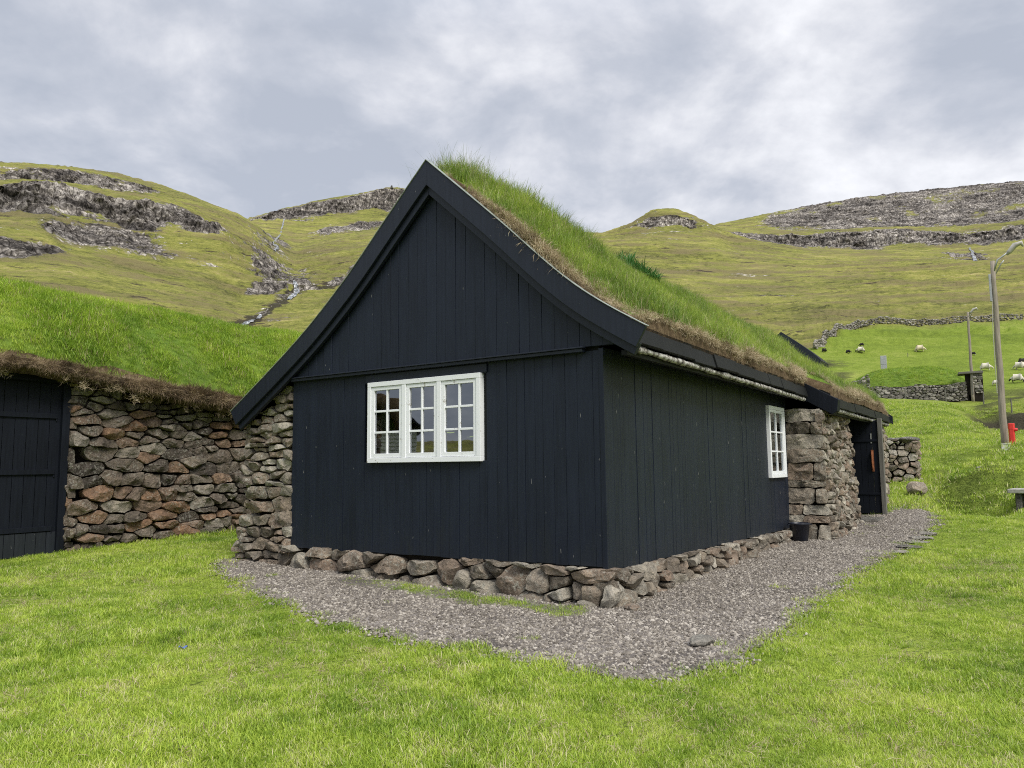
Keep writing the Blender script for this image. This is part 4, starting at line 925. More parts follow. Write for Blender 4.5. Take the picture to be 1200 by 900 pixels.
n = 70; y = RNG.normal(5.9, .28, n); x = RNG.normal(-2.5, .22, n); scatter('leafy_clump', np.column_stack([x, y, turf_h(x, y)]), rrot(n, .35), RNG.uniform(.8, 1.5, n), C_leaf, RNG.integers(0, 3, n), house)

# ------------------------------------------------------------------ left turf building
BL = np.array([-10.42, -.86])
bx, by = hw(*BL); shed = empty('stone_outbuilding', (bx, by, .12), HR, label='turf covered outbuilding with brown rubble wall and dark plank door', cat='outbuilding')
topB = lambda s: 3.12-.02*(s-0)+.0
cW = voronoi_cells(9.2, 3.2, .205, 2.1, 41, top=lambda s: 3.08-.02*s+.10*sin(s*1.7), jit=.42)
cW2 = voronoi_cells(.45, 3.2, .25, 1.2, 42, jit=.3)
cW3 = voronoi_cells(4.8, 3.15, .26, 1.7, 43, jit=.4)
stone_wall('wall', shed, [
    (cW, lambda P_: np.column_stack([.0+P_[:, 2]+.10*np.clip(1-P_[:, 1]/2.5, 0, 1)-.06*np.sin(P_[:, 0]*1.1), P_[:, 0], P_[:, 1]-.07]), dict(seed=41, bulge=(.04, .13), jut=.055, gap=.013, rough=.034, back=.2)),
    (cW2, lambda P_: np.column_stack([.02-P_[:, 0], -.0-P_[:, 2], P_[:, 1]-.05]), dict(seed=42)),
    (cW3, lambda P_: np.column_stack([P_[:, 2], -6.5+P_[:, 0], P_[:, 1]-.07]), dict(seed=43))],
    M['stone'], [(-.6, -.22, .12, 9.1, -.2, 3.0), (-.6, -.16, -6.5, -1.75, -.2, 3.0), (-6.2, -5.9, -6.5, 9.1, -.2, 2.6), (-5.9, -.6, 9.0, 9.15, -.2, 3.1), (-5.9, -.6, -6.5, -6.35, -.2, 3.1)])
bm = bmesh.new(); yy = -1.64
while yy < -.12: box(bm, -.14, -.10, yy+.004, min(yy+.19, -.1)-.004, .0, 3.06); yy += .19
dd = from_bm('door', bm, M['doorblack'], shed, bevel=.004)
me = dd.data; at_ = me.attributes.new('tint', 'FLOAT', 'POINT'); 
for zz_ in (.42, 1.42, 2.42):
    bm = bmesh.new(); box(bm, -.098, -.065, -1.6, -.20, zz_, zz_+.085); tube(bm, [(-.09, -.2, zz_-.05), (-.09, -.2, zz_+.1)], .014, 8); from_bm('hinge', bm, M['doorblack'], dd, bevel=.002)
for a_, b_ in ((-.13, .0), (-1.78, -1.66)): bm = bmesh.new(); box(bm, -.17, -.02, a_, b_, -.05, 3.1); from_bm('door_jamb', bm, M['doorblack'], shed, bevel=.004)
M['worn'] = mk_paint('worn_grey_planks', (.022, .025, .03), .5, .8, .06, .1)
bm = bmesh.new(); yy = -1.64
while yy < -.14: box(bm, -.095, -.082, yy+.006, min(yy+.17, -.12)-.004, .0, .40); yy += .17
from_bm('kick_board', bm, M['worn'], dd, bevel=.003)
bm = bmesh.new(); prism(bm, [(-2.1, 3.27), (.26, 3.17), (.26, 3.21), (-2.1, 3.32)], -.45, .24, 'x'); from_bm('lintel_board', bm, M['greywood'], shed, bevel=.006)
bm = bmesh.new(); prism(bm, [(-2.0, 3.06), (.10, 3.06), (.10, 3.16), (-2.0, 3.26)], -.16, .06, 'x'); from_bm('lintel', bm, M['doorblack'], shed, bevel=.006)
def shed_h(x, y):
    x = np.asarray(x, float); y = np.asarray(y, float); q = np.clip((.30-x)/3.3, 0, 2.1); q = np.where(q > 1, np.maximum(0, 2-q), q)
    e0 = np.interp(y, [-6, -1.2, .2, 1.9, 3.6, 9], [3.70, 3.68, 3.52, 3.30, 3.08, 3.0])
    z = e0-.28+(5.25-e0+.28)*np.sin(np.clip(q, 0, 1)*pi/2)**.85
    z = z*1.-.12*np.exp(-((x-.3)/.18)**2)*2
    z = z+.07*fbm(P3(x, y)*.9, 3, 85)+.03*fbm(P3(x, y)*3.5, 2, 86)
    endf = np.clip((9.3-y)/2.0, 0, 1)**.5*np.clip((y+6.9)/1.5, 0, 1)**.5
    return np.where(endf < 1, 2.4+(z-2.4)*endf, z)
ys = np.arange(-6.9, 9.31, .12); xs = np.concatenate([[.24], np.linspace(.32, -6.4, 70)]); G = []
for y in ys:
    xx_ = xs+.06*fbm(P3(np.full(len(xs), y*1.3), xs*0), 3, 88)*(xs > 0); zz_ = shed_h(xx_, np.full(len(xs), y)); zz_[0] = np.interp(y, [-6, -.1, .15, 2, 4, 9], [3.40, 3.33, 3.19, 3.02, 2.96, 2.85])+.09*float(fbm(np.array([[y*2.1, 0, 3.]]), 3, 87)[0]); G.append(np.column_stack([xx_, np.full(len(xs), y), zz_]))
G = np.array(G); ny, nx = G.shape[:2]; i_, j_ = np.meshgrid(np.arange(ny-1), np.arange(nx-1), indexing='ij'); i_ = i_.ravel(); j_ = j_.ravel()
Fq = np.stack([i_*nx+j_, (i_+1)*nx+j_, (i_+1)*nx+j_+1, i_*nx+j_+1], -1)
o = from_np('turf', G.reshape(-1, 3), Fq, [M['turfsoil'], M['deadsoil']], shed); mi = (j_ < 3).astype(np.int32); o.data.polygons.foreach_set('material_index', mi)
n = 16000; x = RNG.uniform(-3.7, .24, n); y = RNG.uniform(-5, 9.2, n); z = shed_h(x, y)-.02
scatter('turf_grass', np.column_stack([x, y, z]), rrot(n, .2), RNG.uniform(.6, 1.2, n)*np.clip(.95+.9*fbm(P3(x, y)*1.1, 3, 92), .6, 1.7), C_mound, RNG.integers(0, 6, n), shed)
n = 6500; y = RNG.uniform(-5, 9, n); lo = RNG.uniform(0, 1, n); zt_ = shed_h(np.full(n, .24), y); zb_ = np.interp(y, [-6, -.1, .15, 2, 4, 9], [3.44, 3.37, 3.25, 3.08, 3.0, 2.9])
lump = fbm(P3(y*1.6, y*0), 3, 161); z = zb_+(zt_-zb_+.02)*lo; x = .28+.05*lump+.10*np.sin(lo*pi)-.18*np.clip(lo-.75, 0, 1)*4*RNG.uniform(0, 1, n)
rt = np.column_stack([np.zeros(n), 2.5-1.9*lo+RNG.normal(0, .35, n), RNG.normal(0, .5, n)])
scatter('dead_grass', np.column_stack([x, y, z]), rt, RNG.uniform(.4, 1.1, n)*np.clip(.9+1.1*fbm(P3(y*1.3, lo), 3, 163), .35, 1.7), C_dead, RNG.integers(0, 5, n), shed)

n = 1300; y = RNG.uniform(-5, 9, n); x = .26+RNG.normal(0, .05, n); z = shed_h(np.full(n, .2), y)-np.abs(RNG.normal(0, .10, n)); k = fbm(P3(y*1.5, z), 3, 165) > -.1; x, y, z = x[k], y[k], z[k]; n = len(x)
rt = np.column_stack([RNG.normal(0, .3, n), 1.0+RNG.normal(0, .5, n), RNG.normal(0, .5, n)])
scatter('dry_curls', np.column_stack([x, y, z]), rt, RNG.uniform(.5, 1.1, n), C_straw, RNG.integers(0, 5, n), shed)

# ------------------------------------------------------------------ gravel path
GP = [(245, 660), (262, 675), (290, 692), (340, 713), (400, 733), (480, 752), (560, 768), (640, 786), (720, 797), (790, 801), (840, 786), (880, 766), (920, 742), (950, 722), (966, 708), (985, 690), (1010, 668), (1045, 650), (1080, 630), (1100, 612), (1112, 600), (1108, 594), (1075, 590), (1040, 588), (1000, 600), (900, 600), (700, 640), (345, 640), (285, 655)]
GPW = np.array([hit(p, q)[:2] if i < 24 else (0, 0) for i, (p, q) in enumerate(GP)][:24]+[hw(1.0, 13.5), hw(.3, 10), hw(-.3, 7), hw(-.3, .2), hw(-6.3, .3), hw(-6.8, -.2)])
def inpoly(x, y, poly):
    c_ = np.zeros(len(x), bool); n = len(poly)
    for i in range(n):
        x0, y0 = poly[i]; x1, y1 = poly[(i+1) % n]
        with np.errstate(all='ignore'): c_ ^= ((y0 > y) != (y1 > y)) & (x < (x1-x0)*(y-y0)/(y1-y0)+x0)
    return c_
def jit_xy(x, y, a=.10): return x+a*fbm(P3(x, y)*2.3, 3, 101), y+a*fbm(P3(x, y)*2.3, 3, 102)
def in_gravel(x, y): return inpoly(*jit_xy(x, y), GPW)
def moss(x, y):   # green strip of grass growing in front of the plinth
    lx = (x-A[0])*DX[0]+(y-A[1])*DX[1]; ly = (x-A[0])*D1[0]+(y-A[1])*D1[1]
    return np.exp(-((ly+.50+.03*lx)/.30)**2)*np.clip((lx+4.6)/2.5, 0, 1)*np.clip((.3-lx)/.5, 0, 1)+.95*fbm(P3(x, y)*2.1, 4, 103, .6) > .48
gx = np.arange(GPW[:, 0].min()-.3, GPW[:, 0].max()+.3, .07); gy = np.arange(GPW[:, 1].min()-.3, GPW[:, 1].max()+.3, .07)
GX, GY = np.meshgrid(gx, gy); gm = in_gravel(GX.ravel(), GY.ravel()).reshape(GX.shape)
cellm = gm[:-1, :-1] & gm[1:, :-1] & gm[:-1, 1:] & gm[1:, 1:]
def ground_z(x, y):
    r = np.hypot(x, y); z = zloc(x, y)
    f_ = np.where(r > 19.4)[0]
    if len(f_): z = np.array(z); z[f_] = col_tz(x[f_], y[f_])
    return z
GZ = ground_z(GX.ravel(), GY.ravel())+.012
jj, ii = np.where(cellm); nxg = len(gx)
Fq = np.stack([jj*nxg+ii, jj*nxg+ii+1, (jj+1)*nxg+ii+1, (jj+1)*nxg+ii], -1); used = np.unique(Fq); rm_ = np.full(GX.size, -1); rm_[used] = np.arange(len(used))
o = from_np('gravel_path', np.column_stack([GX.ravel(), GY.ravel(), GZ])[used], rm_[Fq], M['gravelbed']); o['kind'] = 'structure'
def peb(i):
    bm = bmesh.new(); ico_rock(bm, (0, 0, 0), (1, .8, .55), 900+i, 1); me = D.meshes.new('p%d' % i); bm.to_mesh(me); bm.free(); me.materials.append(M['pebble']); return D.objects.new('p%d' % i, me)
C_peb = mkcol('protos_pebble', [peb(i) for i in range(6)])
def rnd_in(n, x0, x1, y0, y1): return RNG.uniform(x0, x1, n), RNG.uniform(y0, y1, n)
x, y = rnd_in(520000, gx[0], gx[-1], gy[0], gy[-1]); xj, yj = jit_xy(x, y, .14); k = inpoly(xj+RNG.normal(0, .12, len(x)), yj+RNG.normal(0, .12, len(x)), GPW); x, y = x[k], y[k]
lx = (x-A[0])*DX[0]+(y-A[1])*DX[1]; ly = (x-A[0])*D1[0]+(y-A[1])*D1[1]
k = ~((lx < -.05) & (ly > .1) & (lx > -5.3)) & ~(moss(x, y) & (RNG.uniform(size=len(x)) < .93)) & (RNG.uniform(size=len(x)) < np.clip(1.25-np.hypot(x, y)/28, .3, 1)); x, y = x[k], y[k]
n = len(x); print('pebbles', n)
scatter('gravel', np.column_stack([x, y, ground_z(x, y)+.012]), rrot(n, .6), .011+.016*RNG.uniform(size=n)**2+.016*(RNG.uniform(size=n) > .98), C_peb, RNG.integers(0, 6, n), label='loose grey gravel covering the path around the black house', cat='gravel')

# ------------------------------------------------------------------ lawn blades
def solid(x, y):
    lx = (x-A[0])*DX[0]+(y-A[1])*DX[1]; ly = (x-A[0])*D1[0]+(y-A[1])*D1[1]
    return ((lx > -6.5) & (lx < .1) & (ly > -.05) & (ly < 15)) | ((lx > -.1) & (lx < .8) & (ly > 8) & (ly < 15)) | ((lx < -10.45) & (lx > -16.6) & (ly > -7.4) & (ly < 8.4))
def wedge(n, r0, r1, p0=-260, p1=1460):
    a = RNG.uniform(atan2(p0-600, F), atan2(p1-600, F), n); r = np.sqrt(RNG.uniform(r0*r0, r1*r1, n)); return np.sin(a)*r, np.cos(a)*r
X_, Y_, S_ = [], [], []
for (n, r0_, r1_, s_) in ((15000, 2.2, 6.0, .95), (20000, 6.0, 11., 1.1), (26000, 11., 22, 1.35)):
    x, y = wedge(n, r0_, r1_); xj, yj = jit_xy(x, y, .14); g_ = inpoly(xj+RNG.normal(0, .14, n), yj+RNG.normal(0, .14, n), GPW); k = ~solid(x, y) & (~g_ | (moss(x, y) & (RNG.uniform(size=n) < .7))); sc_ = np.where(g_, .75, 1.)[k]*s_
    X_.append(x[k]); Y_.append(y[k]); S_.append(sc_)
x, y, s_ = map(np.concatenate, (X_, Y_, S_)); n = len(x)
ex, ey = rnd_in(1500, A[0]-5.5, A[0]+1.2, A[1]-1.5, A[1]+4.2); k = moss(ex, ey) & ~solid(ex, ey); x = np.append(x, ex[k]); y = np.append(y, ey[k]); s_ = np.append(s_, np.full(k.sum(), .8)); n = len(x)
patch = .85+.55*fbm(P3(x, y)*.8, 3, 111)+.40*fbm(P3(x, y)*3., 2, 112)
# taller grass at the foot of the walls
lx = (x-A[0])*DX[0]+(y-A[1])*DX[1]; ly = (x-A[0])*D1[0]+(y-A[1])*D1[1]
foot = np.exp(-((lx+10.3)/.25)**2)*(ly > -1)
scatter('lawn_grass', np.column_stack([x, y, ground_z(x, y)-.004]), rrot(n, .15), s_*patch*(1+.9*foot)*RNG.uniform(.8, 1.2, n), C_lawn, RNG.integers(0, 6, n), label='short bright green lawn around the buildings', cat='grass')
# pale dry wisps in the lawn
x, y = wedge(11000, 2.3, 14); k = ~solid(x, y) & ~in_gravel(x, y) & (fbm(P3(x, y)*.9, 3, 121)+.5*fbm(P3(x, y)*4, 2, 122) > .10); x, y = x[k], y[k]; n = len(x)
C_wisp = mkcol('protos_wisp', [blade_proto('w%d' % i, 9, .06, .04, .10, .0035, .9, M['straw'], 450+i, 1.6) for i in range(5)])
scatter('dry_wisps', np.column_stack([x, y, ground_z(x, y)+.012]), rrot(n, .5), RNG.uniform(.5, 1.0, n), C_wisp, RNG.integers(0, 5, n), label='pale dry wisps of grass strewn over the lawn', cat='grass')
x, y = wedge(9000, 22, 62, 930, 1460); r_ = np.hypot(x, y); k = ~((np.abs(r_-28.8) < 1.1) & (x > 11.5) & (RNG.uniform(size=len(x)) < .6)) & ~((np.abs(r_-57.5) < 2.5) & (x > 27)); x, y = x[k], y[k]; n = len(x)
scatter('field_grass', np.column_stack([x, y, col_tz(x, y)-.01]), rrot(n, .15), RNG.uniform(.7, 1.2, n)*(1+.5*fbm(P3(x, y)*.3, 2, 131)), C_field, RNG.integers(0, 4, n), label='rough green grass on the rising ground at right', cat='grass')

# ------------------------------------------------------------------ smaller things
def local_ground(x, y): wx, wy = hw(x, y); return np.array([wx, wy, hz(x, y)])
# tub by the wall
p = local_ground(.30, 7.45)
tub = empty('plastic_tub', p+np.array([0, 0, .01]), label='dark blue plastic tub on the gravel between side window and stone pillar', cat='tub')
bm = bmesh.new(); lathe(bm, [(.135, 0), (.15, .012), (.185, .30), (.20, .305), (.205, .325), (.195, .335), (.182, .33), (.178, .29), (.145, .03), (.0005, .028)], 32); from_bm('body', bm, M['plastic'], tub, smooth=True)
bm = bmesh.new()
for sg in (-1, 1): tube(bm, [(sg*.19, -.05, .31), (sg*.225, -.045, .30), (sg*.235, 0, .295), (sg*.225, .045, .30), (sg*.19, .05, .31)], .009, 6)
for i, v in enumerate((-1, 1)):
    bm2 = bmesh.new(); tube(bm2, [(v*.19, -.05, .31), (v*.225, -.045, .30), (v*.235, 0, .295), (v*.225, .045, .30), (v*.19, .05, .31)], .009, 6); from_bm('handle', bm2, M['plastic'], tub)
bm.free()
# lamp posts
def lamp_post(px, r, ytop, tip, label, box_=True, seed=0):
    base = foot_at(px, 517 if r < 50 else 463, r); d = ray(px, 450); hd = hypot(d[0], d[1])
    px1, py1 = ytop; q = at_r(px1, r, py1); hgt = q[2]-base[2]
    o = empty('lamp_post', base, -atan2(base[0], base[1]), label=label, cat='lamp post', group='wooden lamp posts along the field')
    lat = lambda P_: (P_[0]-base[0])*cos(atan2(base[0], base[1]))-(P_[1]-base[1])*sin(atan2(base[0], base[1]))
    lx_ = lat(q); n = 9; pts = [(lx_*k/n+.012*sin(k*2.1+seed), .01*cos(k*1.7), -.3+(hgt+.3)*k/n) for k in range(n+1)]
    bm = bmesh.new(); tube(bm, pts, [.132-.055*k/n for k in range(n+1)], 14); from_bm('pole', bm, M['poleowood'], o, smooth=True)
    tq = at_r(tip[0], r, tip[1]); tx, tz_ = lat(tq), tq[2]-base[2]; ax, az_ = pts[-1][0], hgt-.25
    bm = bmesh.new(); ln = hypot(tx-ax, tz_-az_); ux, uz = (tx-ax)/ln, (tz_-az_)/ln
    tube(bm, [(ax+.02, -.05, az_-.15), (ax+ux*.3-uz*.09, -.05, az_+uz*.3+ux*.09), (tx-ux*.75-uz*.06, -.03, tz_-uz*.75+ux*.06), (tx-ux*.4, 0, tz_-uz*.4+.05)], .032, 8)
    from_bm('arm', bm, M['metalgrey'], o, smooth=True)
    bm = bmesh.new(); tube(bm, [(ax+.02, .04, az_-.35), (ax+ux*.3+uz*.06, .04, az_+uz*.3-ux*.12), (tx-ux*.8+uz*.05, .02, tz_-uz*.8-ux*.08)], .022, 8); from_bm('brace', bm, M['metalgrey'], o, smooth=True)
    bm = bmesh.new(); tube(bm, [(tx-ux*.62, 0, tz_-uz*.62+.02), (tx-ux*.5, 0, tz_-uz*.5+.03), (tx-ux*.25, 0, tz_-uz*.2+.06), (tx+.02, 0, tz_-.02), (tx+.07, 0, tz_-.16)], [.05, .085, .105, .09, .03], 12); hd_ = from_bm('lamp_head', bm, M['lampgrey'], o, smooth=True)
    if box_:
        bm = bmesh.new(); box(bm, ax-.17, ax-.09, -.06, .06, az_-1.3, az_-.25); from_bm('junction_box', bm, M['metalgrey'], o, bevel=.01)
        bm = bmesh.new(); tube(bm, [(ax-.11, -.08, az_-1.3), (lx_*.6-.13, -.08, hgt*.62), (lx_*.3-.13, -.09, hgt*.3)], .012, 6); from_bm('cable', bm, M['lampgrey'], o)
    return o
lamp_post(1177, 34, (1163, 306), (1196, 284), 'tall wooden lamp post beside the red hydrant, nearest to the camera')
lamp_post(1140, 71, (1134, 366), (1144, 361), 'distant smaller wooden lamp post just right of the turf hut', False, 2)
# hydrant and white box
p = foot_at(1186.5, 518, 33.6); hy = empty('hydrant', p, -atan2(p[0], p[1]), label='bright red hydrant post standing on grass near the tall lamp post', cat='hydrant')
bm = bmesh.new(); lathe(bm, [(.115, -.05), (.115, .03), (.10, .04), (.10, .60), (.11, .61), (.11, .80), (.10, .82)], 6); from_bm('body', bm, M['red'], hy, smooth=False, bevel=.004)
bm = bmesh.new(); tube(bm, [(.05, 0, .58), (.15, 0, .58), (.19, 0, .58)], [.06, .06, .05], 12); from_bm('outlet', bm, M['red'], hy)
p = foot_at(1178.5, 519, 33.2); wb = empty('meter_box', p, -atan2(p[0], p[1]), label='small off white box on the grass at the foot of the tall lamp post', cat='box')
bm = bmesh.new(); box(bm, -.14, .14, -.08, .08, -.05, .27); from_bm('body', bm, M['offwhite'], wb, bevel=.01)
bm = bmesh.new(); box(bm, -.155, .155, -.095, .095, .272, .305); from_bm('lid', bm, M['offwhite'], wb, bevel=.008)
# electric cabinet beyond the hut
p = at_r(1037, 80); p[2] = at_r(1037, 80, 427)[2]-.6; cb = empty('grey_cabinet', p, -atan2(p[0], p[1]), label='plain grey cabinet standing in the field behind the turf hut', cat='cabinet')
bm = bmesh.new(); box(bm, -.27, .27, -.15, .15, -.2, 1.42); from_bm('body', bm, M['metalgrey'], cb, bevel=.02)
bm = bmesh.new(); box(bm, -.25, .25, -.165, -.152, .6, 1.36); from_bm('door', bm, M['metalgrey'], cb, bevel=.004)
# turf hut
hp_ = at_r(1066, 72, 461); hut = empty('turf_hut', hp_, -atan2(hp_[0], hp_[1]), label='low turf covered stone hut with dark doorway in the green field', cat='hut')
W_ = .0807
gx_ = np.linspace(-5.2, 5.0, 80); gy_ = np.linspace(-.9, 6.5, 50); GX2, GY2 = np.meshgrid(gx_, gy_)
rr2 = np.sqrt((np.maximum(0, np.abs(GX2+.1)-1.2)/3.9)**2+(np.maximum(0, np.abs(GY2-2.6))/3.6)**2)
Zm = 2.75*np.sqrt(np.clip(1-rr2**2, 0, 1))*np.clip(.62+(GY2+.9)*.13, .62, 1)+.10*fbm(P3(GX2, GY2)*.9, 4, 141)
Zm = np.where(rr2 < 1, Zm, 0)-.35
ny, nx = GX2.shape; i_, j_ = np.meshgrid(np.arange(ny-1), np.arange(nx-1), indexing='ij'); i_ = i_.ravel(); j_ = j_.ravel(); Fq = np.stack([i_*nx+j_, i_*nx+j_+1, (i_+1)*nx+j_+1, (i_+1)*nx+j_], -1)
from_np('turf', np.column_stack([GX2.ravel(), GY2.ravel(), Zm.ravel()]), Fq, M['turfsoil'], hut)
k = (rr2.ravel() < .98); xs_, ys_, zs_ = GX2.ravel()[k], GY2.ravel()[k], Zm.ravel()[k]; sel = RNG.integers(0, len(xs_), 2600)
scatter('turf_grass', np.column_stack([xs_[sel]+RNG.uniform(-.06, .06, 2600), ys_[sel]+RNG.uniform(-.07, .07, 2600), zs_[sel]-.03]), rrot(2600, .2), RNG.uniform(.8, 1.6, 2600), C_mound, RNG.integers(0, 6, 2600), hut)
cH = voronoi_cells(7.2, 1.6, .24, 1.6, 51, top=lambda s: 1.4+.12*sin(s*2)); cH2 = voronoi_cells(2.4, 1.9, .26, 1.3, 52, top=lambda s: 1.8-.35*s+.1*sin(s*5))
cH3 = voronoi_cells(.75, 1.6, .22, 1.6, 53)
stone_wall('wall', hut, [
    (cH, lambda P_: np.column_stack([-3.1+P_[:, 0], -1.05-P_[:, 2], P_[:, 1]-.85]), dict(seed=51, M_=10)),
    (cH2, lambda P_: np.column_stack([-2.9-P_[:, 0]*.9, -1.05-P_[:, 2]+P_[:, 0]*.35, P_[:, 1]-.1]), dict(seed=52, M_=10, bulge=(.08, .16), jut=.1)),
    (cH3, lambda P_: np.column_stack([4.45+P_[:, 0], -1.25-P_[:, 2], P_[:, 1]-.35]), dict(seed=53, M_=10))], M['stonegrey'], [(-3., 4.2, -1.0, -.6, -1.2, .5), (4.4, 5.2, -1.2, 1.4, -1.2, 1.2)])
bm = bmesh.new(); box(bm, 3.55, 5.25, -1.4, .2, 1.25, 1.42); from_bm('lintel', bm, M['greywood'], hut, bevel=.02)
bm = bmesh.new(); box(bm, 4.0, 4.4, -1.0, -.9, -.4, 1.24); from_bm('doorway', bm, M['dark'], hut)  # dark panel painted as the shade inside the doorway
bm = bmesh.new(); box(bm, 4.4, 4.5, -1.3, -1.1, -.4, 1.24); from_bm('door_post', bm, M['greywood'], hut, bevel=.01)
# boundary wall across the hillside
wp = [(1600, 183, 362), (1500, 180, 364), (1350, 172, 371), (1200, 165, 378), (1150, 162, 381), (1100, 160, 385), (1050, 154, 388), (1010, 150, 388.5), (998, 146, 390), (985, 140, 392), (972, 130, 397), (963, 122, 403), (957, 117, 410)]
PW = np.array([at_r(a, b_)[:2] for a, b_, c_ in wp]); sL = np.concatenate([[0], np.cumsum(np.hypot(*np.diff(PW, axis=0).T))])
bm = bmesh.new(); rw = random.Random(8); s_ = 0; cnt = 0
while s_ < sL[-1]:
    x = np.interp(s_, sL, PW[:, 0]); y = np.interp(s_, sL, PW[:, 1]); z = tz(x, y); hN = 1.25+.15*sin(s_*.9)
    for lv in range(4):
        a_ = rw.uniform(.22, .40); ico_rock(bm, (x+rw.uniform(-.25, .25)*(1.3-lv*.25), y+rw.uniform(-.3, .3)*(1.3-lv*.25), z+hN*(lv+.4)/4), (a_, a_*.8, a_*.62), cnt, 1); cnt += 1
    s_ += .36
me = D.meshes.new('stone_wall'); bmesh.ops.recalc_face_normals(bm, faces=bm.faces[:]); bm.to_mesh(me); n_i = 42; at_ = me.attributes.new('tint', 'FLOAT', 'POINT')
vals = np.repeat(np.random.default_rng(5).uniform(0, 1, len(me.vertices)//n_i+1), n_i)[:len(me.vertices)]; at_.data.foreach_set('value', vals.astype(np.float32)); bm.free(); me.materials.append(M['stonegrey'])
o = D.objects.new('field_wall', me); link(o); tag(o, 'long curving dry stone wall between the green field and the hillside', 'stone wall')
# ruined wall behind the doorway
p = at_r(1071, 29); rp = np.array([p[0], p[1], p[2]-.02]); ru = empty('ruined_wall', rp, HR+.25, label='broken stone wall end standing on the grass beyond the open door', cat='stone wall')
cU = voronoi_cells(3.4, 1.7, .22, 1.2, 61, top=lambda s: 1.60-.05*sin(s*4)-.03*s); cU2 = voronoi_cells(1.0, 1.55, .22, 1.2, 62)
stone_wall('wall', ru, [
    (cU, lambda P_: np.column_stack([-3.4+P_[:, 0], -P_[:, 2]-.1*np.clip(1-P_[:, 1], 0, 1), P_[:, 1]-.15]), dict(seed=61)),
    (cU2, lambda P_: np.column_stack([.02+P_[:, 2], .0+P_[:, 0], P_[:, 1]-.15]), dict(seed=62))], M['stonelight'], [(-3.35, -.12, .12, 1., -.2, 1.3)])
bm = bmesh.new()
for i in range(14): ico_rock(bm, (-3.2+i*.24, .25+.2*sin(i*2.), 1.42-.02*(i % 3)), (.22, .26, .09), 300+i, 2)
from_bm('cap_stones', bm, M['stonegrey'], ru)
def rock(name, px, r, size, label, cat='rock', seed=0, mat_='stonelight', grp=None, sink=.25, pos=None, sub=3):
    p = at_r(px, r) if pos is None else pos; bm = bmesh.new(); ico_rock(bm, (0, 0, size[2]*(1-sink)), size, seed, sub)
    o = from_bm(name, bm, M[mat_], None, smooth=True, loc=tuple(p)); o.data.set_sharp_from_angle(angle=radians(30)); tag(o, label, cat, grp)
    at_ = o.data.attributes.new('tint', 'FLOAT', 'POINT'); at_.data.foreach_set('value', np.full(len(o.data.vertices), random.Random(seed).uniform(.2, .9), np.float32)); return o
rock('boulder', 1066, 25.8, (.32, .28, .24), 'pale brown boulder on the grass in front of the ruined wall', 'boulder', 5)
rock('flat_stone', 0, 0, (.15, .10, .055), 'flat dark grey stone lying alone on the gravel near the lawn edge', 'stone', 6, 'stonegrey', pos=hit(824, 757), sink=.3)
for i, (a, b_, lb) in enumerate(((1057, 649, 'flat kerb stone nearest the camera, where the path edge turns'), (1066, 643, 'second flat kerb stone, just beyond the nearest one'), (1073, 637, 'narrow middle kerb stone beside the gravel edge'), (1080, 632, 'fourth flat kerb stone, half sunk in the grass'), (1087, 627, 'farthest flat kerb stone at the bend of the path'))):
    rock('kerb_stone', 0, 0, (.20+.03*(i % 2), .12, .035), lb, 'kerb stone', 20+i, 'stonegrey', 'flat kerb stones at the path edge', .2, pos=hit(a, b_))
rock('stone', 1149, 33, (.17, .12, .09), 'dark bluish stone lying on the terrace left of the lamp post', 'stone', 31, 'stonegrey')
rock('stone', 1155, 33.4, (.11, .10, .07), 'small dark stone just right of the bluish one on the terrace', 'stone', 32, 'stone')
rock('stone', 1141, 30, (.13, .08, .05), 'small pale stone on the grass below the terrace', 'stone', 33, 'stonegrey')
for i, (a, b_, lb) in enumerate(((741, 716, 'flat pale stone on the gravel just off the house corner'), (722, 705, 'rounded pale stone against the plinth at the house corner'), (905, 641, 'grey stone lying at the foot of the side wall plinth'), (768, 694, 'small broken stone fallen from the side plinth'), (688, 712, 'yellowish stone in the moss strip before the plinth'))):
    rock('loose_stone', 0, 0, (.10+.02*(i % 3), .08, .05), lb, 'stone', 50+i, 'stonelight', None, .3, pos=hit(a, b_))
# culvert at the right edge
p = hit(1192, 600); p[2] = tz(p[0], p[1]); cu = empty('stone_culvert', p, -atan2(p[0], p[1])-.15, label='small stone culvert with pale slab over a dark opening at right edge', cat='culvert')
bm = bmesh.new(); box(bm, -.18, 1.5, -.1, .9, .50, .62); from_bm('slab', bm, M['concrete'], cu, bevel=.02)
bm = bmesh.new(); box(bm, -.02, .14, -.02, .8, -.2, .498); from_bm('side_wall', bm, M['stonegrey'], cu, bevel=.03)
bm = bmesh.new(); box(bm, 1.1, 1.3, -.02, .8, -.2, .498); from_bm('side_wall', bm, M['stonegrey'], cu, bevel=.03)
bm = bmesh.new(); box(bm, .14, 1.1, .5, .6, -.2, .498); from_bm('opening', bm, M['dark'], cu)  # dark panel set in as the shade under the slab
# fence posts on the terrace
for i, (a, r_, lb) in enumerate(((1022, 66, 'thin fence post left of the hut, nearest the black house'), (1060, 66, 'thin fence post in front of the middle of the hut'), (1107, 66, 'thin fence post in front of the hut doorway'), (1151, 66, 'thin fence post right of the distant lamp post'), (1183, 60, 'pale fence post just right of the tall lamp post'), (1066, 112, 'short stake standing in the field above the hut'))):
    p = at_r(a, r_); bm = bmesh.new(); h_ = .95 if i < 5 else .6; tube(bm, [(0, 0, -.2), (.015, .0, h_*.5), (.0+.03*(i % 2), 0, h_)], [.045, .042, .035], 8)
    bm2 = tag(from_bm('fence_post', bm, M['greywood'], None, loc=tuple(p)), lb, 'fence post', 'fence posts in the field')
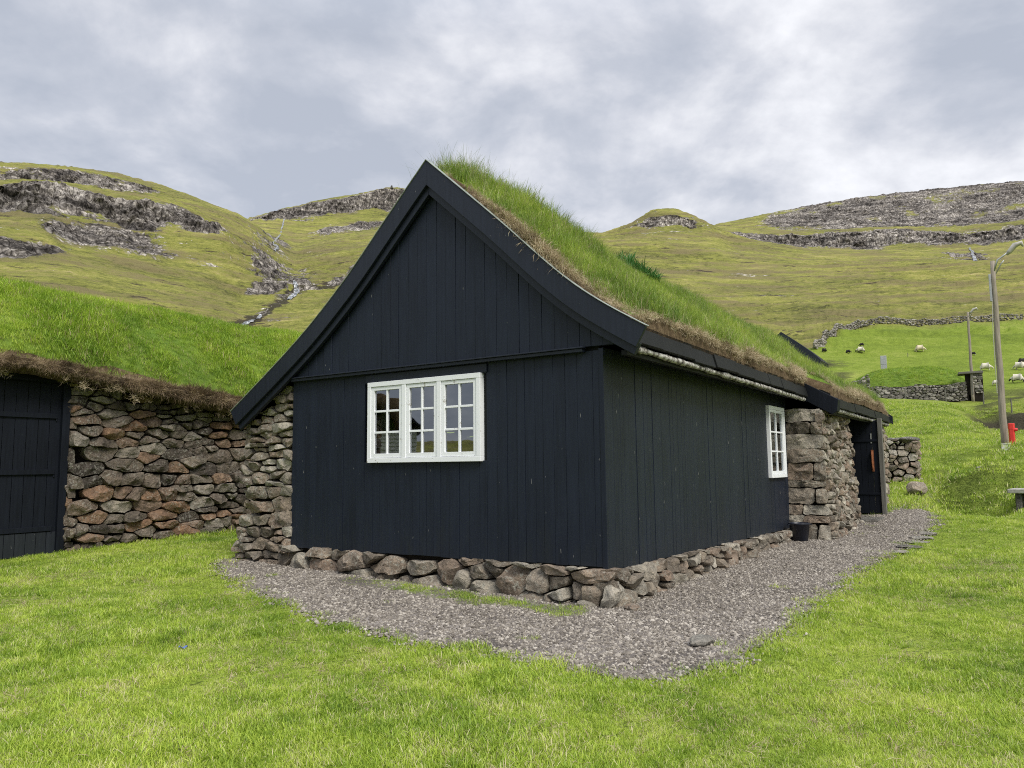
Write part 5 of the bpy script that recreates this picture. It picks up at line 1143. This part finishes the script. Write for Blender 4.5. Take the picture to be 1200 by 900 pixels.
# cairn on the hill behind the house
p = hit(459, 223, 400); 
bm = bmesh.new(); rc = random.Random(4)
for lv in range(5):
    for k in range(max(1, 6-lv*1)):
        a_ = k*6.28/max(1, 6-lv)+lv; rr_ = .85*(1-lv/5); ico_rock(bm, (rr_*cos(a_), rr_*sin(a_), .3+lv*.5), (.55, .5, .35), 400+lv*7+k, 1)
o = from_bm('cairn', bm, M['stonegrey'], None, loc=tuple(p)); tag(o, 'small stone cairn on the rocky hilltop left of the gable peak', 'cairn')
# house behind, only its black verge shows above the turf
r_ = 44; pe = at_r(963, r_, 423); gz = tz(pe[0], pe[1]); bh = empty('black_house', (pe[0], pe[1], gz), HR, label='black house behind, only its roof corner shows over the turf roof', cat='house')
he = pe[2]-gz; hwid = 2.0; rise = 1.72
def ridge(x0, x1, y0, y1, t0, t1, nm, mt):
    bm = bmesh.new()
    n_ = 12; X1 = np.linspace(0, 1, n_)
    pr_ = [(-hwid*q, he+rise*(q**.9)) for q in X1]; full = pr_+[(-2*hwid-a-0, b_) for a, b_ in pr_[::-1][1:]]
    poly = [(a, b_+t1) for a, b_ in full]+[(a, b_+t0) for a, b_ in full[::-1]]
    A0 = [[bm.verts.new((a, y, b_)) for a, b_ in poly] for y in (y0, y1)]; m_n = len(full)
    for i in range(m_n-1):
        j = 2*m_n-1-i
        for q in A0: bm.faces.new((q[i], q[i+1], q[j-1], q[j]))
    for i in range(2*m_n): bm.faces.new((A0[0][i], A0[1][i], A0[1][(i+1) % (2*m_n)], A0[0][(i+1) % (2*m_n)]))
    return from_bm(nm, bm, mt, bh)
ridge(0, 0, -.2, -.12, -.50, .05, 'bargeboard', M['barge']); ridge(0, 0, -.11, 1.6, -.2, -.0, 'roof', M['blackdeep'])
bm = bmesh.new(); prism(bm, [(-.4, -.5), (-.4, he-.15), (-hwid, he+rise-.25), (-2*hwid+.4, he-.15), (-2*hwid+.4, -.5)], .0, 1.5); from_bm('wall', bm, M['black'], bh)
# pale clapboard house out of frame to the left (it is mirrored in the gable window)
az_ = radians(-102.6); R_ = 30.; cx_, cy_ = -1.5+sin(az_)*R_, 10.7+cos(az_)*R_; gz = tz(cx_, cy_)
ch = empty('clapboard_house', (cx_, cy_, gz), pi/2+.2, label='pale clapboard house with a dark roof, mirrored in the gable window', cat='house')
bm = bmesh.new()
for k in range(20): prism(bm, [(-4.0, k*.18-.3), (-4.03, k*.18-.3), (-4.0, k*.18-.12)], -1.6, 1.6, 'y')
for k in range(20):
    z0 = k*.18-.2; prism(bm, [(-.03-3., z0), (-3., z0), (-3.0, z0+.18)], -1.35, 1.35, 'x') if 0 else None
    box(bm, -1.35, 1.35, -3.03+.004*(k % 2), -3., z0, z0+.165)
bm.free(); bm = bmesh.new(); box(bm, -1.35, 1.35, -3.0, 3., -.3, 3.3)
for k in range(19): prism(bm, [(-3.035, -.2+k*.18), (-3.0, -.2+k*.18), (-3.0, -.02+k*.18)], -1.35, 1.35, 'x')
from_bm('wall', bm, M['clap'], ch)
bm = bmesh.new(); prism(bm, [(-1.7, 3.2), (0, 4.6), (1.7, 3.2), (1.7, 3.35), (0, 4.75), (-1.7, 3.35)], -3.3, 3.3); from_bm('roof', bm, M['blackdeep'], ch)
# stream and waterfalls
def ribbon(pxl, wpx, name='stream', rmin=60, lift=.25):
    L_, R__ = [], []; hs = []
    for (a, b_), w_ in zip(pxl, wpx):
        h_ = hit(a, b_, rmin); hs.append(h_); rr_ = hypot(h_[0], h_[1]); ww = w_*rr_/F/2
        azm = atan2(h_[0], h_[1]); lat = np.array([cos(azm), -sin(azm)])
        for lst, sg in ((L_, -1), (R__, 1)):
            q = h_[:2]+lat*ww*sg; lst.append((q[0], q[1], max(tz(q[0], q[1]), h_[2]-1.)+lift))
    bm = bmesh.new(); a = [bm.verts.new(p) for p in L_]; b_ = [bm.verts.new(p) for p in R__]; m_ = [bm.verts.new(((p[0]+q[0])/2, (p[1]+q[1])/2, (p[2]+q[2])/2+.15)) for p, q in zip(L_, R__)]
    for i in range(len(a)-1): bm.faces.new((a[i], m_[i], m_[i+1], a[i+1])); bm.faces.new((m_[i], b_[i], b_[i+1], m_[i+1]))
    o = from_bm(name, bm, M['water'], None, smooth=True); o['kind'] = 'structure'; return o
def dens(P_, W__, n=26):
    P_ = np.array(P_, float); s_ = np.linspace(0, 1, len(P_)); u = np.linspace(0, 1, n); jx = 1.3*np.array([fbm(np.array([[k*.6, 0, P_[0, 0]]]), 2, 151)[0] for k in range(n)])
    return list(zip(np.interp(u, s_, P_[:, 0])+jx, np.interp(u, s_, P_[:, 1]))), np.interp(u, s_, W__)*(1+.4*jx/1.3)
ribbon(*dens([(283, 385), (291, 379), (302, 375), (305, 370)], [7, 7, 5, 2.5], 14)); ribbon(*dens([(338, 352), (348, 343), (347, 336), (344, 331)], [4, 6, 5, 2.5], 14))
ribbon(*dens([(322, 295), (326, 290), (319, 286), (328, 275), (333, 258)], [2.2, 2, 1.5, 1.4, 1.4], 20), rmin=200)
ribbon(*dens([(1143, 306), (1141, 300), (1139, 295), (1136, 291)], [3.5, 3, 2.2, 1.5], 16), rmin=200)
# sheep
def sheep_mesh(body_m, head_m, name, scale, graze=True, seed=0, lamb=False):
    r = random.Random(seed); o = D.objects.new(name, None)
    bm = bmesh.new(); me = D.meshes.new('body')
    J = [(0, 0, .53, .27), (-.26, 0, .54, .28), (-.50, 0, .54, .22), (.26, 0, .55, .26), (.46, 0, .56, .19)]
    hd = [(.62, 0, .42 if graze else .74, .075), (.72, 0, .20 if graze else .82, .06)]
    vs = []; E_ = [(0, 1), (1, 2), (0, 3), (3, 4), (4, 5), (5, 6)]; pts = J+hd
    lg = 0
    for (bx_, sgn, par) in ((-.42, 1, 2), (-.42, -1, 2), (.36, 1, 4), (.36, -1, 4)):
        i0 = len(pts); k_ = r.uniform(-.05, .05); hind = par == 2
        pts += [(bx_, sgn*.12, .42, .085), (bx_+(-.07 if hind else .02)+k_, sgn*.12, .24, .04), (bx_+k_, sgn*.12, .03, .032)]; E_ += [(par, i0), (i0, i0+1), (i0+1, i0+2)]
    for p_ in pts: vs.append(bm.verts.new(p_[:3]))
    for a, b_ in E_: bm.edges.new((vs[a], vs[b_]))
    bm.to_mesh(me); bm.free(); ob = D.objects.new('body', me); sk = ob.modifiers.new('s', 'SKIN'); 
    for i, p_ in enumerate(pts): me.skin_vertices[0].data[i].radius = (p_[3]*(1.25 if i < 5 else 1), p_[3]*(1.15 if i < 5 else 1))
    me.skin_vertices[0].data[0].use_root = True; sb_ = ob.modifiers.new('u', 'SUBSURF'); sb_.levels = 1; sb_.render_levels = 1
    me.materials.append(body_m); me.materials.append(head_m)
    COL.objects.link(ob); dg = bpy.context.evaluated_depsgraph_get(); ev = ob.evaluated_get(dg); m2 = D.meshes.new_from_object(ev); D.objects.remove(ob)
    for p_ in m2.polygons:
        c_ = p_.center; p_.material_index = 1 if (c_.x > .55 or c_.z < .30) else 0; p_.use_smooth = True
    root = D.objects.new(name, m2); root.scale = (scale,)*3; COL.objects.link(root)
    hx, hz_ = (.64, .36) if graze else (.66, .84)
    for sg in (-1, 1): bm = bmesh.new(); tube(bm, [(hx, sg*.05, hz_), (hx-.02, sg*.13, hz_-.01)], [.03, .012], 6); from_bm('ear', bm, head_m, root)
    return root
wl, cr, bk = M['wool'], M['woolcream'], M['woolblack']
SH = [('sheep', 1009, 108, 411.5, wl, bk, 1.0, pi, 'white sheep with black head grazing near the left end of the field wall'),
 ('sheep', 1078, 106, 410, cr, cr, 1.12, 0, 'cream coloured sheep grazing in the field above the turf hut'),
 ('sheep', 1155, 88, 432, wl, wl, 1.0, .3, 'white sheep with its back turned between the two lamp posts'),
 ('sheep', 1196, 90, 431, wl, wl, 1.0, pi-.3, 'white sheep at the right edge beside a black one'),
 ('sheep', 1199, 94, 426, bk, bk, 1.0, 0, 'black sheep standing behind the white one at the right edge'),
 ('sheep', 1193, 80, 446, wl, bk, .95, pi, 'lower white sheep with black head near the right edge'),
 ('lamb', 994, 110, 412, bk, bk, .62, 0, 'black lamb left of the sheep with the black head'),
 ('lamb', 966, 114, 410, bk, bk, .62, .4, 'leftmost black lamb, close to the end of the field wall'),
 ('lamb', 1010, 118, 403, bk, bk, .62, pi, 'black lamb highest in the field, nearest the stone wall'),
 ('lamb', 1141, 100, 414, bk, wl, .5, pi, 'tiny dark lamb with pale head left of the distant lamp'),
 ('lamb', 1167, 78, 449, wl, wl, .55, 0, 'small white lamb between the lamp posts, below the sheep')]
for i, (nm, a, r_, yy_, bmm, hmm, sc_, rz, lb) in enumerate(SH):
    q = hit(a, yy_+3, 40) if nm else 0
    o = sheep_mesh(bmm, hmm, nm, sc_*1.0, True, i); o.location = tuple(q); az_ = atan2(q[0], q[1]); o.rotation_euler = (0, 0, rz-az_+.25*sin(i*2.)); tag(o, lb, nm, 'sheep grazing in the field' if nm == 'sheep' else 'lambs in the field')
# blue scrap in the lawn
p = hit(214, 763); bm = bmesh.new(); g_ = [[bm.verts.new((i*.018-.03+.004*sin(j*3), j*.012-.02, .035+.012*sin(i*1.7+j))) for i in range(5)] for j in range(4)]
for j in range(3):
    for i in range(4): bm.faces.new((g_[j][i], g_[j][i+1], g_[j+1][i+1], g_[j+1][i]))
o = from_bm('litter', bm, mk_flat('blue_film', (.10, .16, .42), .4), None, loc=tuple(p)); sm_ = o.modifiers.new('s', 'SOLIDIFY'); sm_.thickness = .002; tag(o, 'crumpled scrap of blue plastic lying in the lawn', 'litter')
